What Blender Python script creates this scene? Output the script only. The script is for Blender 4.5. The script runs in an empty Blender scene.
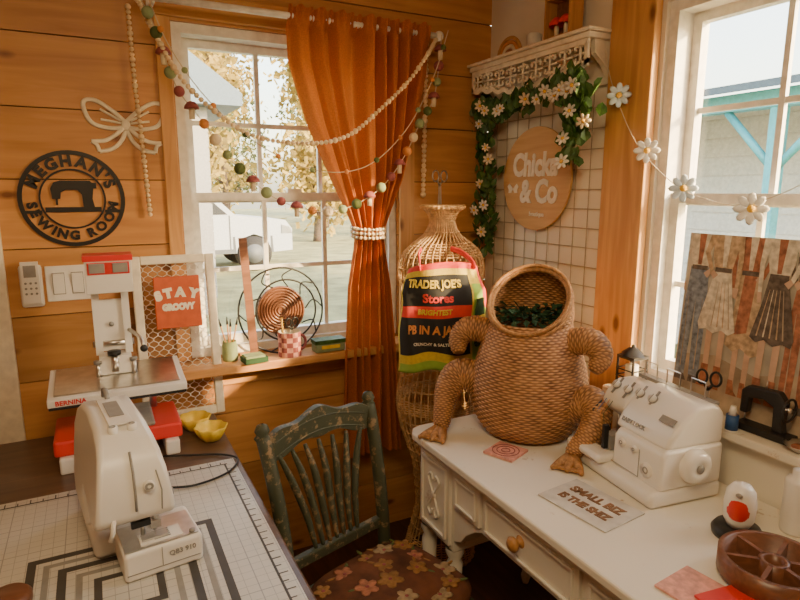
import bpy, math, random
from mathutils import Vector, Matrix, Euler
R=random.Random(7)
pi=math.pi
COL=bpy.context.scene.collection
# ---------------------------------------------------------------- materials
def nodes(name):
    m=bpy.data.materials.new(name); m.use_nodes=True
    nt=m.node_tree; b=nt.nodes['Principled BSDF']
    return m,nt,b
def N(nt,t,**k):
    n=nt.nodes.new(t)
    for a,v in k.items(): setattr(n,a,v)
    return n
def mat(name,c,rough=.5,metal=0,ns=30,na=.12,bump=0,trans=0,bs=None):
    m,nt,b=nodes(name); L=nt.links.new
    tc=N(nt,'ShaderNodeTexCoord'); no=N(nt,'ShaderNodeTexNoise'); no.inputs['Scale'].default_value=ns; no.inputs['Detail'].default_value=4
    L(tc.outputs['Object'],no.inputs['Vector'])
    r=N(nt,'ShaderNodeValToRGB'); r.color_ramp.elements[0].position=.3; r.color_ramp.elements[1].position=.7
    r.color_ramp.elements[0].color=(c[0]*(1-na),c[1]*(1-na),c[2]*(1-na),1); r.color_ramp.elements[1].color=(min(1,c[0]*(1+na)),min(1,c[1]*(1+na)),min(1,c[2]*(1+na)),1)
    L(no.outputs['Fac'],r.inputs['Fac']); L(r.outputs['Color'],b.inputs['Base Color'])
    b.inputs['Roughness'].default_value=rough; b.inputs['Metallic'].default_value=metal
    if bump:
        n2=N(nt,'ShaderNodeTexNoise'); n2.inputs['Scale'].default_value=bs or ns*3; L(tc.outputs['Object'],n2.inputs['Vector'])
        bp=N(nt,'ShaderNodeBump'); bp.inputs['Strength'].default_value=bump; bp.inputs['Distance'].default_value=.003
        L(n2.outputs['Fac'],bp.inputs['Height']); L(bp.outputs['Normal'],b.inputs['Normal'])
    if trans:
        t=N(nt,'ShaderNodeBsdfTranslucent'); L(r.outputs['Color'],t.inputs['Color'])
        mx=N(nt,'ShaderNodeMixShader'); mx.inputs[0].default_value=trans
        L(b.outputs[0],mx.inputs[1]); L(t.outputs[0],mx.inputs[2]); L(mx.outputs[0],nt.nodes['Material Output'].inputs['Surface'])
    return m
def wood(name,c1,c2,axis='x',plank=0,paxis='z',rough=.5,sc=6,knots=True,var=.35):
    m,nt,b=nodes(name); L=nt.links.new
    tc=N(nt,'ShaderNodeTexCoord'); mp=N(nt,'ShaderNodeMapping')
    s=[sc*4]*3; s['xyz'.index(axis)]=sc*.35; mp.inputs['Scale'].default_value=s
    L(tc.outputs['Object'],mp.inputs['Vector'])
    no=N(nt,'ShaderNodeTexNoise'); no.inputs['Scale'].default_value=1; no.inputs['Detail'].default_value=6; no.inputs['Distortion'].default_value=1.2
    L(mp.outputs['Vector'],no.inputs['Vector'])
    r=N(nt,'ShaderNodeValToRGB'); e=r.color_ramp.elements; e[0].position=.28; e[1].position=.72; e[0].color=(*c1,1); e[1].color=(*c2,1)
    L(no.outputs['Fac'],r.inputs['Fac']); col=r.outputs['Color']
    if plank:
        sx=N(nt,'ShaderNodeSeparateXYZ'); L(tc.outputs['Object'],sx.inputs[0])
        d=N(nt,'ShaderNodeMath',operation='DIVIDE'); L(sx.outputs['XYZ'.index(paxis.upper())],d.inputs[0]); d.inputs[1].default_value=plank
        fl=N(nt,'ShaderNodeMath',operation='FLOOR'); L(d.outputs[0],fl.inputs[0])
        wn=N(nt,'ShaderNodeTexWhiteNoise',noise_dimensions='1D'); L(fl.outputs[0],wn.inputs['W'])
        mr=N(nt,'ShaderNodeMapRange'); mr.inputs['To Min'].default_value=1-var; mr.inputs['To Max'].default_value=1.1; L(wn.outputs['Value'],mr.inputs['Value'])
        mu=N(nt,'ShaderNodeVectorMath',operation='SCALE'); L(col,mu.inputs[0]); L(mr.outputs[0],mu.inputs['Scale']); col=mu.outputs[0]
    if knots:
        vo=N(nt,'ShaderNodeTexVoronoi'); vo.inputs['Scale'].default_value=1
        mp2=N(nt,'ShaderNodeMapping'); s=[6.5]*3; s['xyz'.index(axis)]=3.0; mp2.inputs['Scale'].default_value=s
        L(tc.outputs['Object'],mp2.inputs['Vector']); L(mp2.outputs[0],vo.inputs['Vector'])
        r2=N(nt,'ShaderNodeValToRGB'); e=r2.color_ramp.elements; e[0].position=.05; e[1].position=.12; e[0].color=(.35,.25,.2,1); e[1].color=(1,1,1,1)
        L(vo.outputs['Distance'],r2.inputs['Fac'])
        mu=N(nt,'ShaderNodeVectorMath',operation='MULTIPLY'); L(col,mu.inputs[0]); L(r2.outputs['Color'],mu.inputs[1]); col=mu.outputs[0]
    L(col,b.inputs['Base Color']); b.inputs['Roughness'].default_value=rough
    bp=N(nt,'ShaderNodeBump'); bp.inputs['Strength'].default_value=.2; bp.inputs['Distance'].default_value=.002
    L(no.outputs['Fac'],bp.inputs['Height']); L(bp.outputs['Normal'],b.inputs['Normal'])
    return m
def worn(name,c,under,sc=14,thr=.62,rough=.5):
    m,nt,b=nodes(name); L=nt.links.new
    tc=N(nt,'ShaderNodeTexCoord'); no=N(nt,'ShaderNodeTexNoise'); no.inputs['Scale'].default_value=sc; no.inputs['Detail'].default_value=9; no.inputs['Roughness'].default_value=.7
    L(tc.outputs['Object'],no.inputs['Vector'])
    r=N(nt,'ShaderNodeValToRGB'); e=r.color_ramp.elements; e[0].position=thr; e[1].position=thr+.06; e[0].color=(*c,1); e[1].color=(*under,1)
    L(no.outputs['Fac'],r.inputs['Fac']); L(r.outputs['Color'],b.inputs['Base Color']); b.inputs['Roughness'].default_value=rough
    return m
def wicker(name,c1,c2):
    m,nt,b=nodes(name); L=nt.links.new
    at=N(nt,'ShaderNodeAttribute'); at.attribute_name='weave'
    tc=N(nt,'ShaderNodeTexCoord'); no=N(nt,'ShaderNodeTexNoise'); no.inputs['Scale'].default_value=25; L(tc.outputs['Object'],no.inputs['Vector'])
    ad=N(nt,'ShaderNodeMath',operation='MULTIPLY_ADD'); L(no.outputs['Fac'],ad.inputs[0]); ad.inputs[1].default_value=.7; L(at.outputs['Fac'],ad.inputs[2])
    r=N(nt,'ShaderNodeValToRGB'); e=r.color_ramp.elements; e[0].position=.25; e[1].position=1.1; e[0].color=(*c1,1); e[1].color=(*c2,1)  # low weave values darken the recesses: shade painted into the wicker colour
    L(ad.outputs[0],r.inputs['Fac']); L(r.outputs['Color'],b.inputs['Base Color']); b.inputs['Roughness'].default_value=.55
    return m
M={}
M['pine']=wood('pine_planks',(.47,.205,.060),(.66,.33,.11),'x',.2325,'z',sc=5,var=.30)
M['pineh']=wood('pine_trim_wood',(.46,.205,.06),(.68,.36,.13),'x',sc=6)
M['pinev']=wood('pine_post_wood',(.48,.22,.068),(.72,.39,.14),'z',sc=6)
M['floor']=wood('dark_floor_wood',(.05,.022,.012),(.12,.05,.025),'y',.12,'x',sc=6)
M['ceil']=wood('ceiling_wood',(.55,.27,.09),(.75,.42,.17),'x',.15,'y',sc=6)
M['brown']=wood('brown_table_wood',(.09,.05,.03),(.16,.09,.05),'x',knots=False,rough=.35)
M['maple']=wood('light_maple',(.56,.31,.11),(.68,.42,.17),'y',sc=8,knots=False)
M['honey']=wood('honey_wood',(.42,.19,.06),(.6,.31,.11),'z',sc=9,knots=False)
M['walnut']=wood('walnut',(.13,.05,.025),(.25,.10,.05),'x',sc=9,knots=False,rough=.35)
M['white']=mat('white_window_vinyl',(.84,.80,.72),.4)
M['wallw']=mat('cream_wall_paint',(.78,.70,.56),.6,ns=4,na=.06)
M['plastic']=mat('white_plastic',(.84,.81,.75),.28,ns=3,na=.03)
M['greyp']=mat('grey_plastic',(.30,.29,.27),.4)
M['gridw']=mat('bronze_wire',(.42,.33,.21),.4)
M['black']=mat('black_metal',(.018,.016,.015),.45,ns=8)
M['blackp']=mat('black_plastic',(.02,.02,.02),.35)
M['steel']=mat('brushed_steel',(.7,.68,.64),.28,1)
M['red']=mat('red_paint',(.72,.04,.03),.35,ns=5)
M['desk']=worn('distressed_white_paint',(.82,.77,.66),(.42,.27,.15),9,.63,.42)
M['chair']=worn('distressed_green_paint',(.052,.058,.030),(.25,.17,.085),34,.54,.55)
M['cream']=mat('cream_paint',(.82,.74,.58),.5)
M['shelf']=mat('cream_shelf_paint',(.83,.74,.58),.5)
M['curtain']=mat('rust_curtain_cloth',(.55,.16,.03),.85,ns=200,na=.15,bump=.3,trans=.33)
M['wick']=wicker('brown_wicker',(.12,.045,.014),(.60,.31,.125))
M['wickl']=mat('light_wicker',(.58,.36,.16),.6,ns=60,na=.35,bump=.4)
M['wickf']=mat('wicker_rim',(.42,.21,.075),.6,ns=90,na=.4,bump=.5)
M['bead']=mat('natural_wood_beads',(.80,.62,.38),.45)
M['string']=mat('cotton_string',(.6,.5,.35),.8)
M['green']=mat('leaf_green',(.07,.15,.03),.5,ns=40,na=.45,trans=.2)
M['dgreen']=mat('dark_green_felt',(.025,.075,.03),.8)
M['sage']=mat('sage_felt',(.26,.32,.16),.9,bump=.5)
M['olive']=mat('olive_felt',(.10,.13,.04),.9,bump=.5)
M['mauve']=mat('mauve_felt',(.30,.08,.08),.9,bump=.5)
M['felto']=mat('orange_felt',(.66,.26,.07),.9,bump=.5)
M['feltc']=mat('cream_felt',(.75,.62,.42),.9,bump=.5)
M['petal']=mat('white_petal',(.88,.84,.76),.6,trans=.25)
M['palebl']=mat('pale_blue_petal',(.62,.72,.80),.6)
M['yolk']=mat('yellow_flower_center',(.85,.50,.06),.6)
M['yellow']=mat('yellow_ceramic',(.85,.60,.06),.25)
M['pink']=mat('pink_ceramic',(.70,.33,.26),.45,ns=60,na=.25)
M['orangesign']=mat('orange_red_sign',(.56,.10,.025),.6)
M['blue']=mat('blue_thread',(.03,.10,.30),.6)
M['wire']=mat('white_wire',(.82,.78,.68),.4)
M['bagY']=mat('yellow_canvas_cloth',(.62,.46,.05),.85,bump=.3,ns=80)
M['bagK']=mat('black_printed_cloth',(.02,.02,.02),.8)
M['bagR']=mat('red_canvas_cloth',(.70,.05,.04),.8)
M['bagG']=mat('green_canvas_cloth',(.26,.42,.06),.8)
M['teal']=mat('teal_paint',(.10,.45,.55),.5)
M['siding']=mat('pale_siding',(.70,.68,.64),.7)
M['bwall']=mat('weathered_grey_boards',(.30,.29,.27),.7)
M['roof']=mat('blue_grey_roof',(.10,.15,.20),.5)
M['grass']=mat('dry_grass',(.24,.23,.10),.9,ns=2,na=.4)
M['leafy']=mat('autumn_leaves',(.33,.24,.05),.8,ns=1.5,na=.6,trans=.3)
M['pineg']=mat('far_evergreen_needles',(.12,.14,.05),.85,ns=1.5,na=.5)
M['bark']=mat('tree_bark',(.09,.065,.045),.9)
M['dglass']=mat('dark_car_glass',(.02,.025,.03),.6)
M['carw']=mat('white_car_paint',(.46,.49,.53),.3)
M['carg']=mat('dark_car_seams',(.10,.11,.12),.6)
M['rubber']=mat('black_rubber',(.02,.02,.02),.8)
M['amber']=mat('amber_candle',(.45,.06,.04),.3)
M['vinyl']=mat('cutting_mat_dark_bands',(.07,.065,.06),.6)
M['vgrey']=mat('cutting_mat_grey_bands',(.30,.29,.27),.6)
M['slate']=mat('slate_grey_plate',(.60,.57,.51),.5)
M['letb']=mat('tan_brown_lettering',(.24,.12,.055),.6)
M['skin']=mat('painted_skin',(.60,.40,.28),.7)
M['tan']=mat('painted_tan',(.50,.36,.22),.8,ns=60,na=.4)
M['rustp']=mat('painted_rust',(.38,.15,.08),.8,ns=60,na=.4)
M['darkp']=mat('painted_charcoal',(.13,.10,.08),.8,ns=60,na=.5)
M['denim']=mat('painted_denim',(.22,.26,.31),.8,ns=60,na=.5)
M['ivory']=mat('painted_ivory',(.68,.61,.48),.8,ns=60,na=.3)
M['paper']=mat('painted_warm_paper',(.52,.47,.38),.8,ns=7,na=.3)
M['bgp']=mat('painted_brown_ground',(.42,.33,.23),.8,ns=12,na=.4)
M['gap']=mat('dark_plank_gap',(.12,.05,.019),.9)
M['cloth']=mat('rust_brown_seat_cloth',(.13,.045,.018),.9,ns=14,na=.5,bump=.3)
M['gold']=mat('ochre_printed_petals',(.28,.14,.042),.9,ns=60,na=.3)
M['fadec']=mat('faded_cream_petals',(.34,.24,.13),.9,ns=60,na=.3)
def gridmat():
    m,nt,b=nodes('gridded_cutting_mat'); L=nt.links.new
    tc=N(nt,'ShaderNodeTexCoord'); sx=N(nt,'ShaderNodeSeparateXYZ'); L(tc.outputs['Object'],sx.inputs[0])
    outs=[]
    for a in (0,1):
        for per,w in ((.0254,.04),(.127,.018)):
            d=N(nt,'ShaderNodeMath',operation='DIVIDE'); L(sx.outputs[a],d.inputs[0]); d.inputs[1].default_value=per
            f_=N(nt,'ShaderNodeMath',operation='FRACT'); L(d.outputs[0],f_.inputs[0])
            lt=N(nt,'ShaderNodeMath',operation='LESS_THAN'); L(f_.outputs[0],lt.inputs[0]); lt.inputs[1].default_value=w
            outs.append(lt)
    cur=outs[0].outputs[0]
    for o in outs[1:]:
        mx=N(nt,'ShaderNodeMath',operation='MAXIMUM'); L(cur,mx.inputs[0]); L(o.outputs[0],mx.inputs[1]); cur=mx.outputs[0]
    mc=N(nt,'ShaderNodeMixRGB'); L(cur,mc.inputs[0]); mc.inputs[1].default_value=(.62,.60,.55,1); mc.inputs[2].default_value=(.33,.33,.32,1)
    L(mc.outputs[0],b.inputs['Base Color']); b.inputs['Roughness'].default_value=.4
    return m
M['grid']=gridmat()
def glassmat():
    m,nt,b=nodes('clear_window_glass'); L=nt.links.new
    t=N(nt,'ShaderNodeBsdfTransparent'); g=N(nt,'ShaderNodeBsdfGlossy'); g.inputs['Roughness'].default_value=.02
    f_=N(nt,'ShaderNodeTexNoise'); f_.inputs['Scale'].default_value=2
    mr=N(nt,'ShaderNodeMapRange'); L(f_.outputs['Fac'],mr.inputs['Value']); mr.inputs['To Min'].default_value=.02; mr.inputs['To Max'].default_value=.05
    mx=N(nt,'ShaderNodeMixShader'); L(mr.outputs[0],mx.inputs[0]); L(t.outputs[0],mx.inputs[1]); L(g.outputs[0],mx.inputs[2])
    L(mx.outputs[0],nt.nodes['Material Output'].inputs['Surface']); return m
M['glass']=glassmat()
# ---------------------------------------------------------------- mesh builder
def fr(o,X,Y):
    X=Vector(X).normalized(); Y=Vector(Y).normalized(); Z=X.cross(Y)
    m=Matrix((X,Y,Z)).transposed().to_4x4(); m.translation=Vector(o); return m
_tc={}
def textmesh(body,size,ext,bold=0,sx=1,shear=0,align='CENTER'):
    k=(body,size,ext,bold,sx,shear,align)
    if k in _tc: return _tc[k]
    c=bpy.data.curves.new('tmp','FONT'); c.body=body; c.size=size; c.extrude=ext; c.offset=bold; c.align_x=align; c.align_y='CENTER'; c.resolution_u=3; c.shear=shear
    o=bpy.data.objects.new('tmp',c); COL.objects.link(o)
    bpy.context.view_layer.update()
    dg=bpy.context.evaluated_depsgraph_get(); me=bpy.data.meshes.new_from_object(o.evaluated_get(dg))
    vs=[Vector((v.co.x*sx,v.co.y,v.co.z)) for v in me.vertices]; fs=[list(p.vertices) for p in me.polygons]
    bpy.data.meshes.remove(me); bpy.data.objects.remove(o); bpy.data.curves.remove(c)
    _tc[k]=(vs,fs); return vs,fs
class MB:
    def __init__(s): s.v=[];s.f=[];s.m=[];s.s=[];s.mats=[];s.w={}
    def mi(s,k):
        if k not in s.mats: s.mats.append(k)
        return s.mats.index(k)
    def add(s,vs,fs,k,smooth=False,T=None,wv=None):
        o=len(s.v); i=s.mi(k)
        for j,v in enumerate(vs):
            v=Vector(v)
            if T is not None: v=T@v
            s.v.append((v.x,v.y,v.z))
            if wv: s.w[o+j]=wv[j]
        for f in fs: s.f.append([o+a for a in f]); s.m.append(i); s.s.append(smooth)
        return s
    def warp(s,fn): s.v=[fn(*v) for v in s.v]; return s
    def box(s,c,d,k,rot=None,T=None):
        x,y,z=d[0]/2,d[1]/2,d[2]/2
        vs=[Vector((a*x,b*y,e*z)) for a in(-1,1) for b in(-1,1) for e in(-1,1)]
        if rot: e=Euler(rot).to_matrix(); vs=[e@v for v in vs]
        vs=[v+Vector(c) for v in vs]
        return s.add(vs,[(0,1,3,2),(4,6,7,5),(0,4,5,1),(2,3,7,6),(0,2,6,4),(1,5,7,3)],k,False,T)
    def bb(s,a,b,k,T=None):
        return s.box([(a[i]+b[i])/2 for i in range(3)],[abs(b[i]-a[i]) for i in range(3)],k,None,T)
    def tube(s,pts,r,k,n=8,closed=False,T=None,caps=True,flat=1.0):
        P=[Vector(p) for p in pts]; m=len(P)
        if not isinstance(r,(list,tuple)): r=[r]*m
        tg=[]
        for i in range(m):
            if closed: t=P[(i+1)%m]-P[(i-1)%m]
            else: t=P[min(i+1,m-1)]-P[max(i-1,0)]
            tg.append(t.normalized() if t.length>1e-9 else Vector((0,0,1)))
        up=Vector((0,0,1)) if abs(tg[0].z)<.9 else Vector((1,0,0))
        nrm=(up-tg[0]*up.dot(tg[0])).normalized(); vs=[]
        for i in range(m):
            nrm=(nrm-tg[i]*nrm.dot(tg[i]))
            nrm=nrm.normalized() if nrm.length>1e-6 else tg[i].orthogonal().normalized()
            b=tg[i].cross(nrm)
            for j in range(n):
                a=2*pi*j/n; vs.append(P[i]+nrm*math.cos(a)*r[i]+b*math.sin(a)*r[i]*flat)
        fs=[]
        for i in range(m if closed else m-1):
            i2=(i+1)%m
            for j in range(n): fs.append((i*n+j,i*n+(j+1)%n,i2*n+(j+1)%n,i2*n+j))
        if caps and not closed: fs.append(tuple(range(n-1,-1,-1))); fs.append(tuple((m-1)*n+j for j in range(n)))
        return s.add(vs,fs,k,n>5,T)
    def cyl(s,a,b,r,k,r2=None,n=20,T=None):
        return s.tube([a,b],[r,r if r2 is None else r2],k,n,T=T)
    def lathe(s,prof,k,c=(0,0,0),n=28,T=None):
        vs=[]
        for r,z in prof:
            for j in range(n):
                a=2*pi*j/n; vs.append((c[0]+max(r,1e-4)*math.cos(a),c[1]+max(r,1e-4)*math.sin(a),c[2]+z))
        fs=[]
        for i in range(len(prof)-1):
            for j in range(n): j2=(j+1)%n; fs.append((i*n+j,i*n+j2,(i+1)*n+j2,(i+1)*n+j))
        return s.add(vs,fs,k,True,T)
    def sph(s,c,r,k,n=14,m=9,T=None,rot=None):
        if not isinstance(r,(list,tuple)): r=(r,r,r)
        vs=[];e=Euler(rot).to_matrix() if rot else None
        for i in range(m+1):
            t=pi*i/m
            for j in range(n):
                a=2*pi*j/n; v=Vector((r[0]*max(math.sin(t),1e-3)*math.cos(a),r[1]*max(math.sin(t),1e-3)*math.sin(a),r[2]*math.cos(t)))
                if e: v=e@v
                vs.append(v+Vector(c))
        fs=[(i*n+j,(i+1)*n+j,(i+1)*n+(j+1)%n,i*n+(j+1)%n) for i in range(m) for j in range(n)]
        return s.add(vs,fs,k,True,T)
    def prism(s,poly,z0,z1,k,T=None):
        n=len(poly); vs=[(p[0],p[1],z0) for p in poly]+[(p[0],p[1],z1) for p in poly]
        ar=sum(poly[i][0]*poly[(i+1)%n][1]-poly[(i+1)%n][0]*poly[i][1] for i in range(n))
        idx=list(range(n)); 
        if ar<0: idx=idx[::-1]
        fs=[tuple(idx[::-1]),tuple(n+i for i in idx)]
        for q in range(n):
            a=idx[q]; b=idx[(q+1)%n]; fs.append((a,b,n+b,n+a))
        return s.add(vs,fs,k,False,T)
    def ring(s,ri,ro,z0,z1,k,T=None,n=48):
        vs=[]
        for r,z in ((ri,z0),(ro,z0),(ro,z1),(ri,z1)):
            for j in range(n): a=2*pi*j/n; vs.append((r*math.cos(a),r*math.sin(a),z))
        fs=[(q*n+j,q*n+(j+1)%n,((q+1)%4)*n+(j+1)%n,((q+1)%4)*n+j) for q in range(4) for j in range(n)]
        return s.add(vs,fs,k,False,T)
    def text(s,body,size,k,T,ext=.001,bold=0,sx=1,shear=0,align='CENTER'):
        vs,fs=textmesh(body,size,ext,bold,sx,shear,align); return s.add(vs,fs,k,False,T)
    def arctext(s,body,size,rad,k,T,ext=.001,bold=0,a0=90,top=True,gap=.22):
        ws=[]
        for ch in body:
            if ch==' ': ws.append(size*.4); continue
            vs,fs=textmesh(ch,size,ext,bold); ws.append(max(v.x for v in vs)-min(v.x for v in vs)+size*gap)
        tot=sum(ws)/rad; sg=-1 if top else 1
        a=math.radians(a0)-sg*tot/2
        for ch,w in zip(body,ws):
            a+=sg*w/rad/2
            if ch!=' ':
                rot=a-pi/2 if top else a+pi/2
                Q=T@Matrix.Translation((rad*math.cos(a),rad*math.sin(a),0))@Matrix.Rotation(rot,4,'Z')
                s.text(ch,size,k,Q,ext,bold)
            a+=sg*w/rad/2
        return s
def tag(o,label=None,cat=None,group=None,kind=None):
    if label: o['label']=label
    if cat: o['category']=cat
    if group: o['group']=group
    if kind: o['kind']=kind
def mk(name,mb,parent=None,loc=(0,0,0),rot=(0,0,0),label=None,cat=None,group=None,kind=None,bevel=0,solid=0,bseg=2,sm=False):
    me=bpy.data.meshes.new(name); me.from_pydata(mb.v,[],mb.f); me.update()
    for k in mb.mats: me.materials.append(M[k])
    me.polygons.foreach_set('material_index',mb.m); me.polygons.foreach_set('use_smooth',mb.s)
    if mb.w:
        at=me.attributes.new('weave','FLOAT','POINT')
        for i,w in mb.w.items(): at.data[i].value=w
    o=bpy.data.objects.new(name,me); COL.objects.link(o); o.location=loc; o.rotation_euler=rot
    if parent: o.parent=parent
    if solid: d=o.modifiers.new('solidify','SOLIDIFY'); d.thickness=solid; d.offset=0
    if bevel:
        d=o.modifiers.new('bevel','BEVEL'); d.width=bevel; d.segments=bseg; d.limit_method='ANGLE'; d.angle_limit=math.radians(40)
        if sm:
            for p in me.polygons: p.use_smooth=True
            d.harden_normals=True
    tag(o,label,cat,group,kind); return o
def emp(name,loc,label,cat,rot=(0,0,0),group=None):
    o=bpy.data.objects.new(name,None); o.empty_display_size=.05; COL.objects.link(o); o.location=loc; o.rotation_euler=rot; tag(o,label,cat,group); return o
def cat_rom(P,n=8,closed=False):
    P=[Vector(p) for p in P]; out=[]; m=len(P)
    for i in range(m if closed else m-1):
        if closed: a,b,c,d=P[i-1],P[i],P[(i+1)%m],P[(i+2)%m]
        else: a,b,c,d=P[max(i-1,0)],P[i],P[i+1],P[min(i+2,m-1)]
        for j in range(n):
            t=j/n; out.append(.5*((2*b)+(c-a)*t+(2*a-5*b+4*c-d)*t*t+(3*b-3*c+d-a)*t**3))
    if not closed: out.append(P[-1])
    return out
def resample(P,d):
    out=[P[0].copy()]; acc=0
    for a,b in zip(P,P[1:]):
        L=(b-a).length; t=d-acc
        while t<=L and L>0: out.append(a.lerp(b,t/L)); t+=d
        acc=L-(t-d)
    return out
XZ=fr((0,0,0),(1,0,0),(0,0,1))
B=2.35; W=1.68; P='plastic'
# ---------------------------------------------------------------- room
def openwall(name,plane,rng,zr,op,boards,k,back):
    mb=MB(); a0,a1=rng; o0,o1,z0,z1=op
    def bx(u0,u1,w0,w1,d0,d1,kk):
        if u1-u0<.002 or w1-w0<.002: return
        if plane=='y': mb.bb((u0,B+d0,w0),(u1,B+d1,w1),kk)
        else: mb.bb((W+d0,u0,w0),(W+d1,u1,w1),kk)
    bd=.012 if boards else 0
    for q in ((a0,o0,0,zr),(o1,a1,0,zr),(o0,o1,0,z0),(o0,o1,z1,zr)): bx(*q,bd,.14,back)
    if boards:
        z=0
        while z<zr:
            zt=min(z+boards-.004,zr)
            if zt<=z0 or z>=z1: bx(a0,a1,z,zt,0,bd,k)
            else:
                bx(a0,o0,z,zt,0,bd,k); bx(o1,a1,z,zt,0,bd,k)
                if z<z0: bx(o0,o1,z,z0,0,bd,k)
                if zt>z1: bx(o0,o1,z1,zt,0,bd,k)
            z+=boards
    return mk(name,mb,kind='structure')
ZC=2.46
openwall('wall_back',"y",(-1.25,W),ZC,(.30,1.20,.94,2.18),.2325,'pine','gap')
openwall('wall_right',"x",(-1.2,B),ZC,(.46,1.40,.94,2.18),0,'wallw','wallw')
mb=MB(); mb.bb((-1.37,-1.2,0),(-1.25,B,ZC),'pineh'); mk('wall_left',mb,kind='structure')
mb=MB(); mb.bb((-1.37,-1.32,0),(W,-1.2,ZC),'pineh'); mk('wall_front',mb,kind='structure')
mb=MB(); mb.bb((-1.37,-1.32,-.1),(W+.14,B+.14,0),'floor'); mk('floor',mb,kind='structure')
mb=MB(); mb.bb((-1.37,-1.32,ZC),(W+.14,B+.14,ZC+.1),'ceil'); mk('ceiling',mb,kind='structure')
mb=MB(); mb.bb((-.36,B-.022,0),(-.275,B,2.12),'cream'); mb.bb((-1.2,B-.022,2.05),(-.36,B,2.12),'cream'); mk('trim_1',mb,kind='structure',bevel=.003)
mb=MB(); mb.bb((-1.19,B-.018,.01),(-.365,B,2.045),'cream')
for (z0,z1) in ((.2,.9),(1.05,1.9)):
    for (x0,x1) in ((-1.1,-.83),(-.72,-.46)): mb.bb((x0,B-.024,z0),(x1,B-.018,z1),'cream')
mb.sph((-.43,B-.06,1.0),.028,'steel'); mk('door_1',mb,kind='structure',bevel=.004)
def window(name,plane,o0,o1,z0,z1):
    mb=MB()
    def bx(u0,u1,w0,w1,d0,d1,k='white'):
        if plane=='y': mb.bb((u0,B+d0,w0),(u1,B+d1,w1),k)
        else: mb.bb((W+d0,u0,w0),(W+d1,u1,w1),k)
    t=.035
    bx(o0,o0+t,z0,z1,.015,.13); bx(o1-t,o1,z0,z1,.015,.13); bx(o0+t,o1-t,z1-t,z1,.015,.13); bx(o0+t,o1-t,z0,z0+t,.015,.13)
    zm=(z0+z1)/2
    for (s0,s1,d) in ((zm-.02,z1-t,.085),(z0+t,zm+.02,.045)):
        a0,a1=o0+t,o1-t; q=.032
        bx(a0,a0+q,s0,s1,d,d+.035); bx(a1-q,a1,s0,s1,d,d+.035); bx(a0+q,a1-q,s0,s0+q+.006,d,d+.035); bx(a0+q,a1-q,s1-q,s1,d,d+.035)
        w=(a1-a0-2*q)
        for i in (1,2): c=a0+q+w*i/3; bx(c-.009,c+.009,s0+q+.006,s1-q,d+.010,d+.026)
        c=(s0+s1)/2; bx(a0+q,a1-q,c-.009,c+.009,d+.012,d+.024)
        bx(a0+q,a1-q,s0+q+.006,s1-q,d+.0175,d+.0185,'glass')
    bx((o0+o1)/2-.03,(o0+o1)/2+.03,zm+.02,zm+.035,.05,.08)
    return mk(name,mb,kind='structure')
window('window_1','y',.30,1.20,.94,2.18)
window('window_2','x',.46,1.40,.94,2.18)
mb=MB(); mb.bb((1.205,B-.02,.93),(1.275,B,2.19),'pinev'); mb.bb((.24,B-.02,2.19),(1.275,B,2.27),'pineh'); mb.bb((.245,B-.012,.94),(.295,B,2.19),'pinev'); mk('trim_2',mb,kind='structure',bevel=.003)
mb=MB(); mb.bb((.22,B-.13,.895),(1.28,B+.012,.93),'pineh'); mb.bb((.25,B-.02,.82),(1.26,B,.893),'pineh'); mk('trim_3',mb,kind='structure',bevel=.004)
mb=MB(); mb.bb((W-.035,1.415,.0),(W,1.60,ZC),'pinev'); mk('trim_4',mb,kind='structure',bevel=.004)
mb=MB(); mb.bb((W-.02,.30,2.19),(W,1.414,2.30),'pineh'); mb.bb((W-.02,.34,.96),(W,.455,2.19),'pinev'); mk('trim_5',mb,kind='structure',bevel=.003)
mb=MB(); mb.bb((1.515,.3,.905),(W+.05,1.413,.93),'desk'); mb.bb((1.56,.32,.60),(1.585,1.40,.903),'desk'); mk('trim_6',mb,kind='structure',bevel=.005)
mb=MB(); mb.bb((W-.012,-1.2,0),(W,B-.01,.12),'white'); mk('baseboard_right',mb,kind='structure')
# ---------------------------------------------------------------- outdoors
mb=MB(); mb.bb((-30,2.6,-.35),(60,60,-.25),'grass'); mb.bb((1.95,-20,-.35),(60,2.6,-.25),'grass'); mk('ground',mb,kind='structure')
tr=emp('pickup_truck',(1.3,14.6,-.25),'white pickup truck parked outdoors on the grass','truck')
mb=MB(); T=XZ
side=[(-2.6,.45),(-2.6,1.15),(-.5,1.2),(-.42,1.85),(.1,1.95),(.9,1.9),(1.55,1.28),(2.7,1.15),(2.85,.95),(2.85,.45),(2.35,.42),(2.25,.75),(1.95,.85),(1.65,.75),(1.55,.42),(-1.1,.42),(-1.2,.75),(-1.5,.85),(-1.8,.75),(-1.9,.42)]
mb.prism(side,-1.0,1.0,'carw',T)
for a,b in (((1.40,.5),(1.43,1.28)),((.28,.5),(.31,1.28)),((-.45,.5),(-.42,1.2))): mb.prism([a,(b[0],a[1]),b,(a[0],b[1])],1.0,1.006,'carg',T)
mb.prism([(-2.6,.42),(1.5,.42),(1.5,.52),(-2.6,.52)],1.0,1.02,'carg',T); mb.prism([(2.6,.85),(2.84,.85),(2.80,1.0),(2.6,1.05)],1.0,1.02,'steel',T)
for q in (2.38,1.52): mb.prism([(q-.05,.42),(q+.02,.42),(q,.8),(q-.05,.8)],1.0,1.004,'carg',T)
mk('body',mb,tr)
for pl in ([(-.35,1.3),(-.3,1.8),(.25,1.84),(.25,1.3)],[(.34,1.3),(.34,1.84),(.82,1.81),(1.38,1.3)]):
    mb=MB(); mb.prism(pl,1.0,1.01,'dglass',T); mk('side_window',mb,tr)
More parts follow.
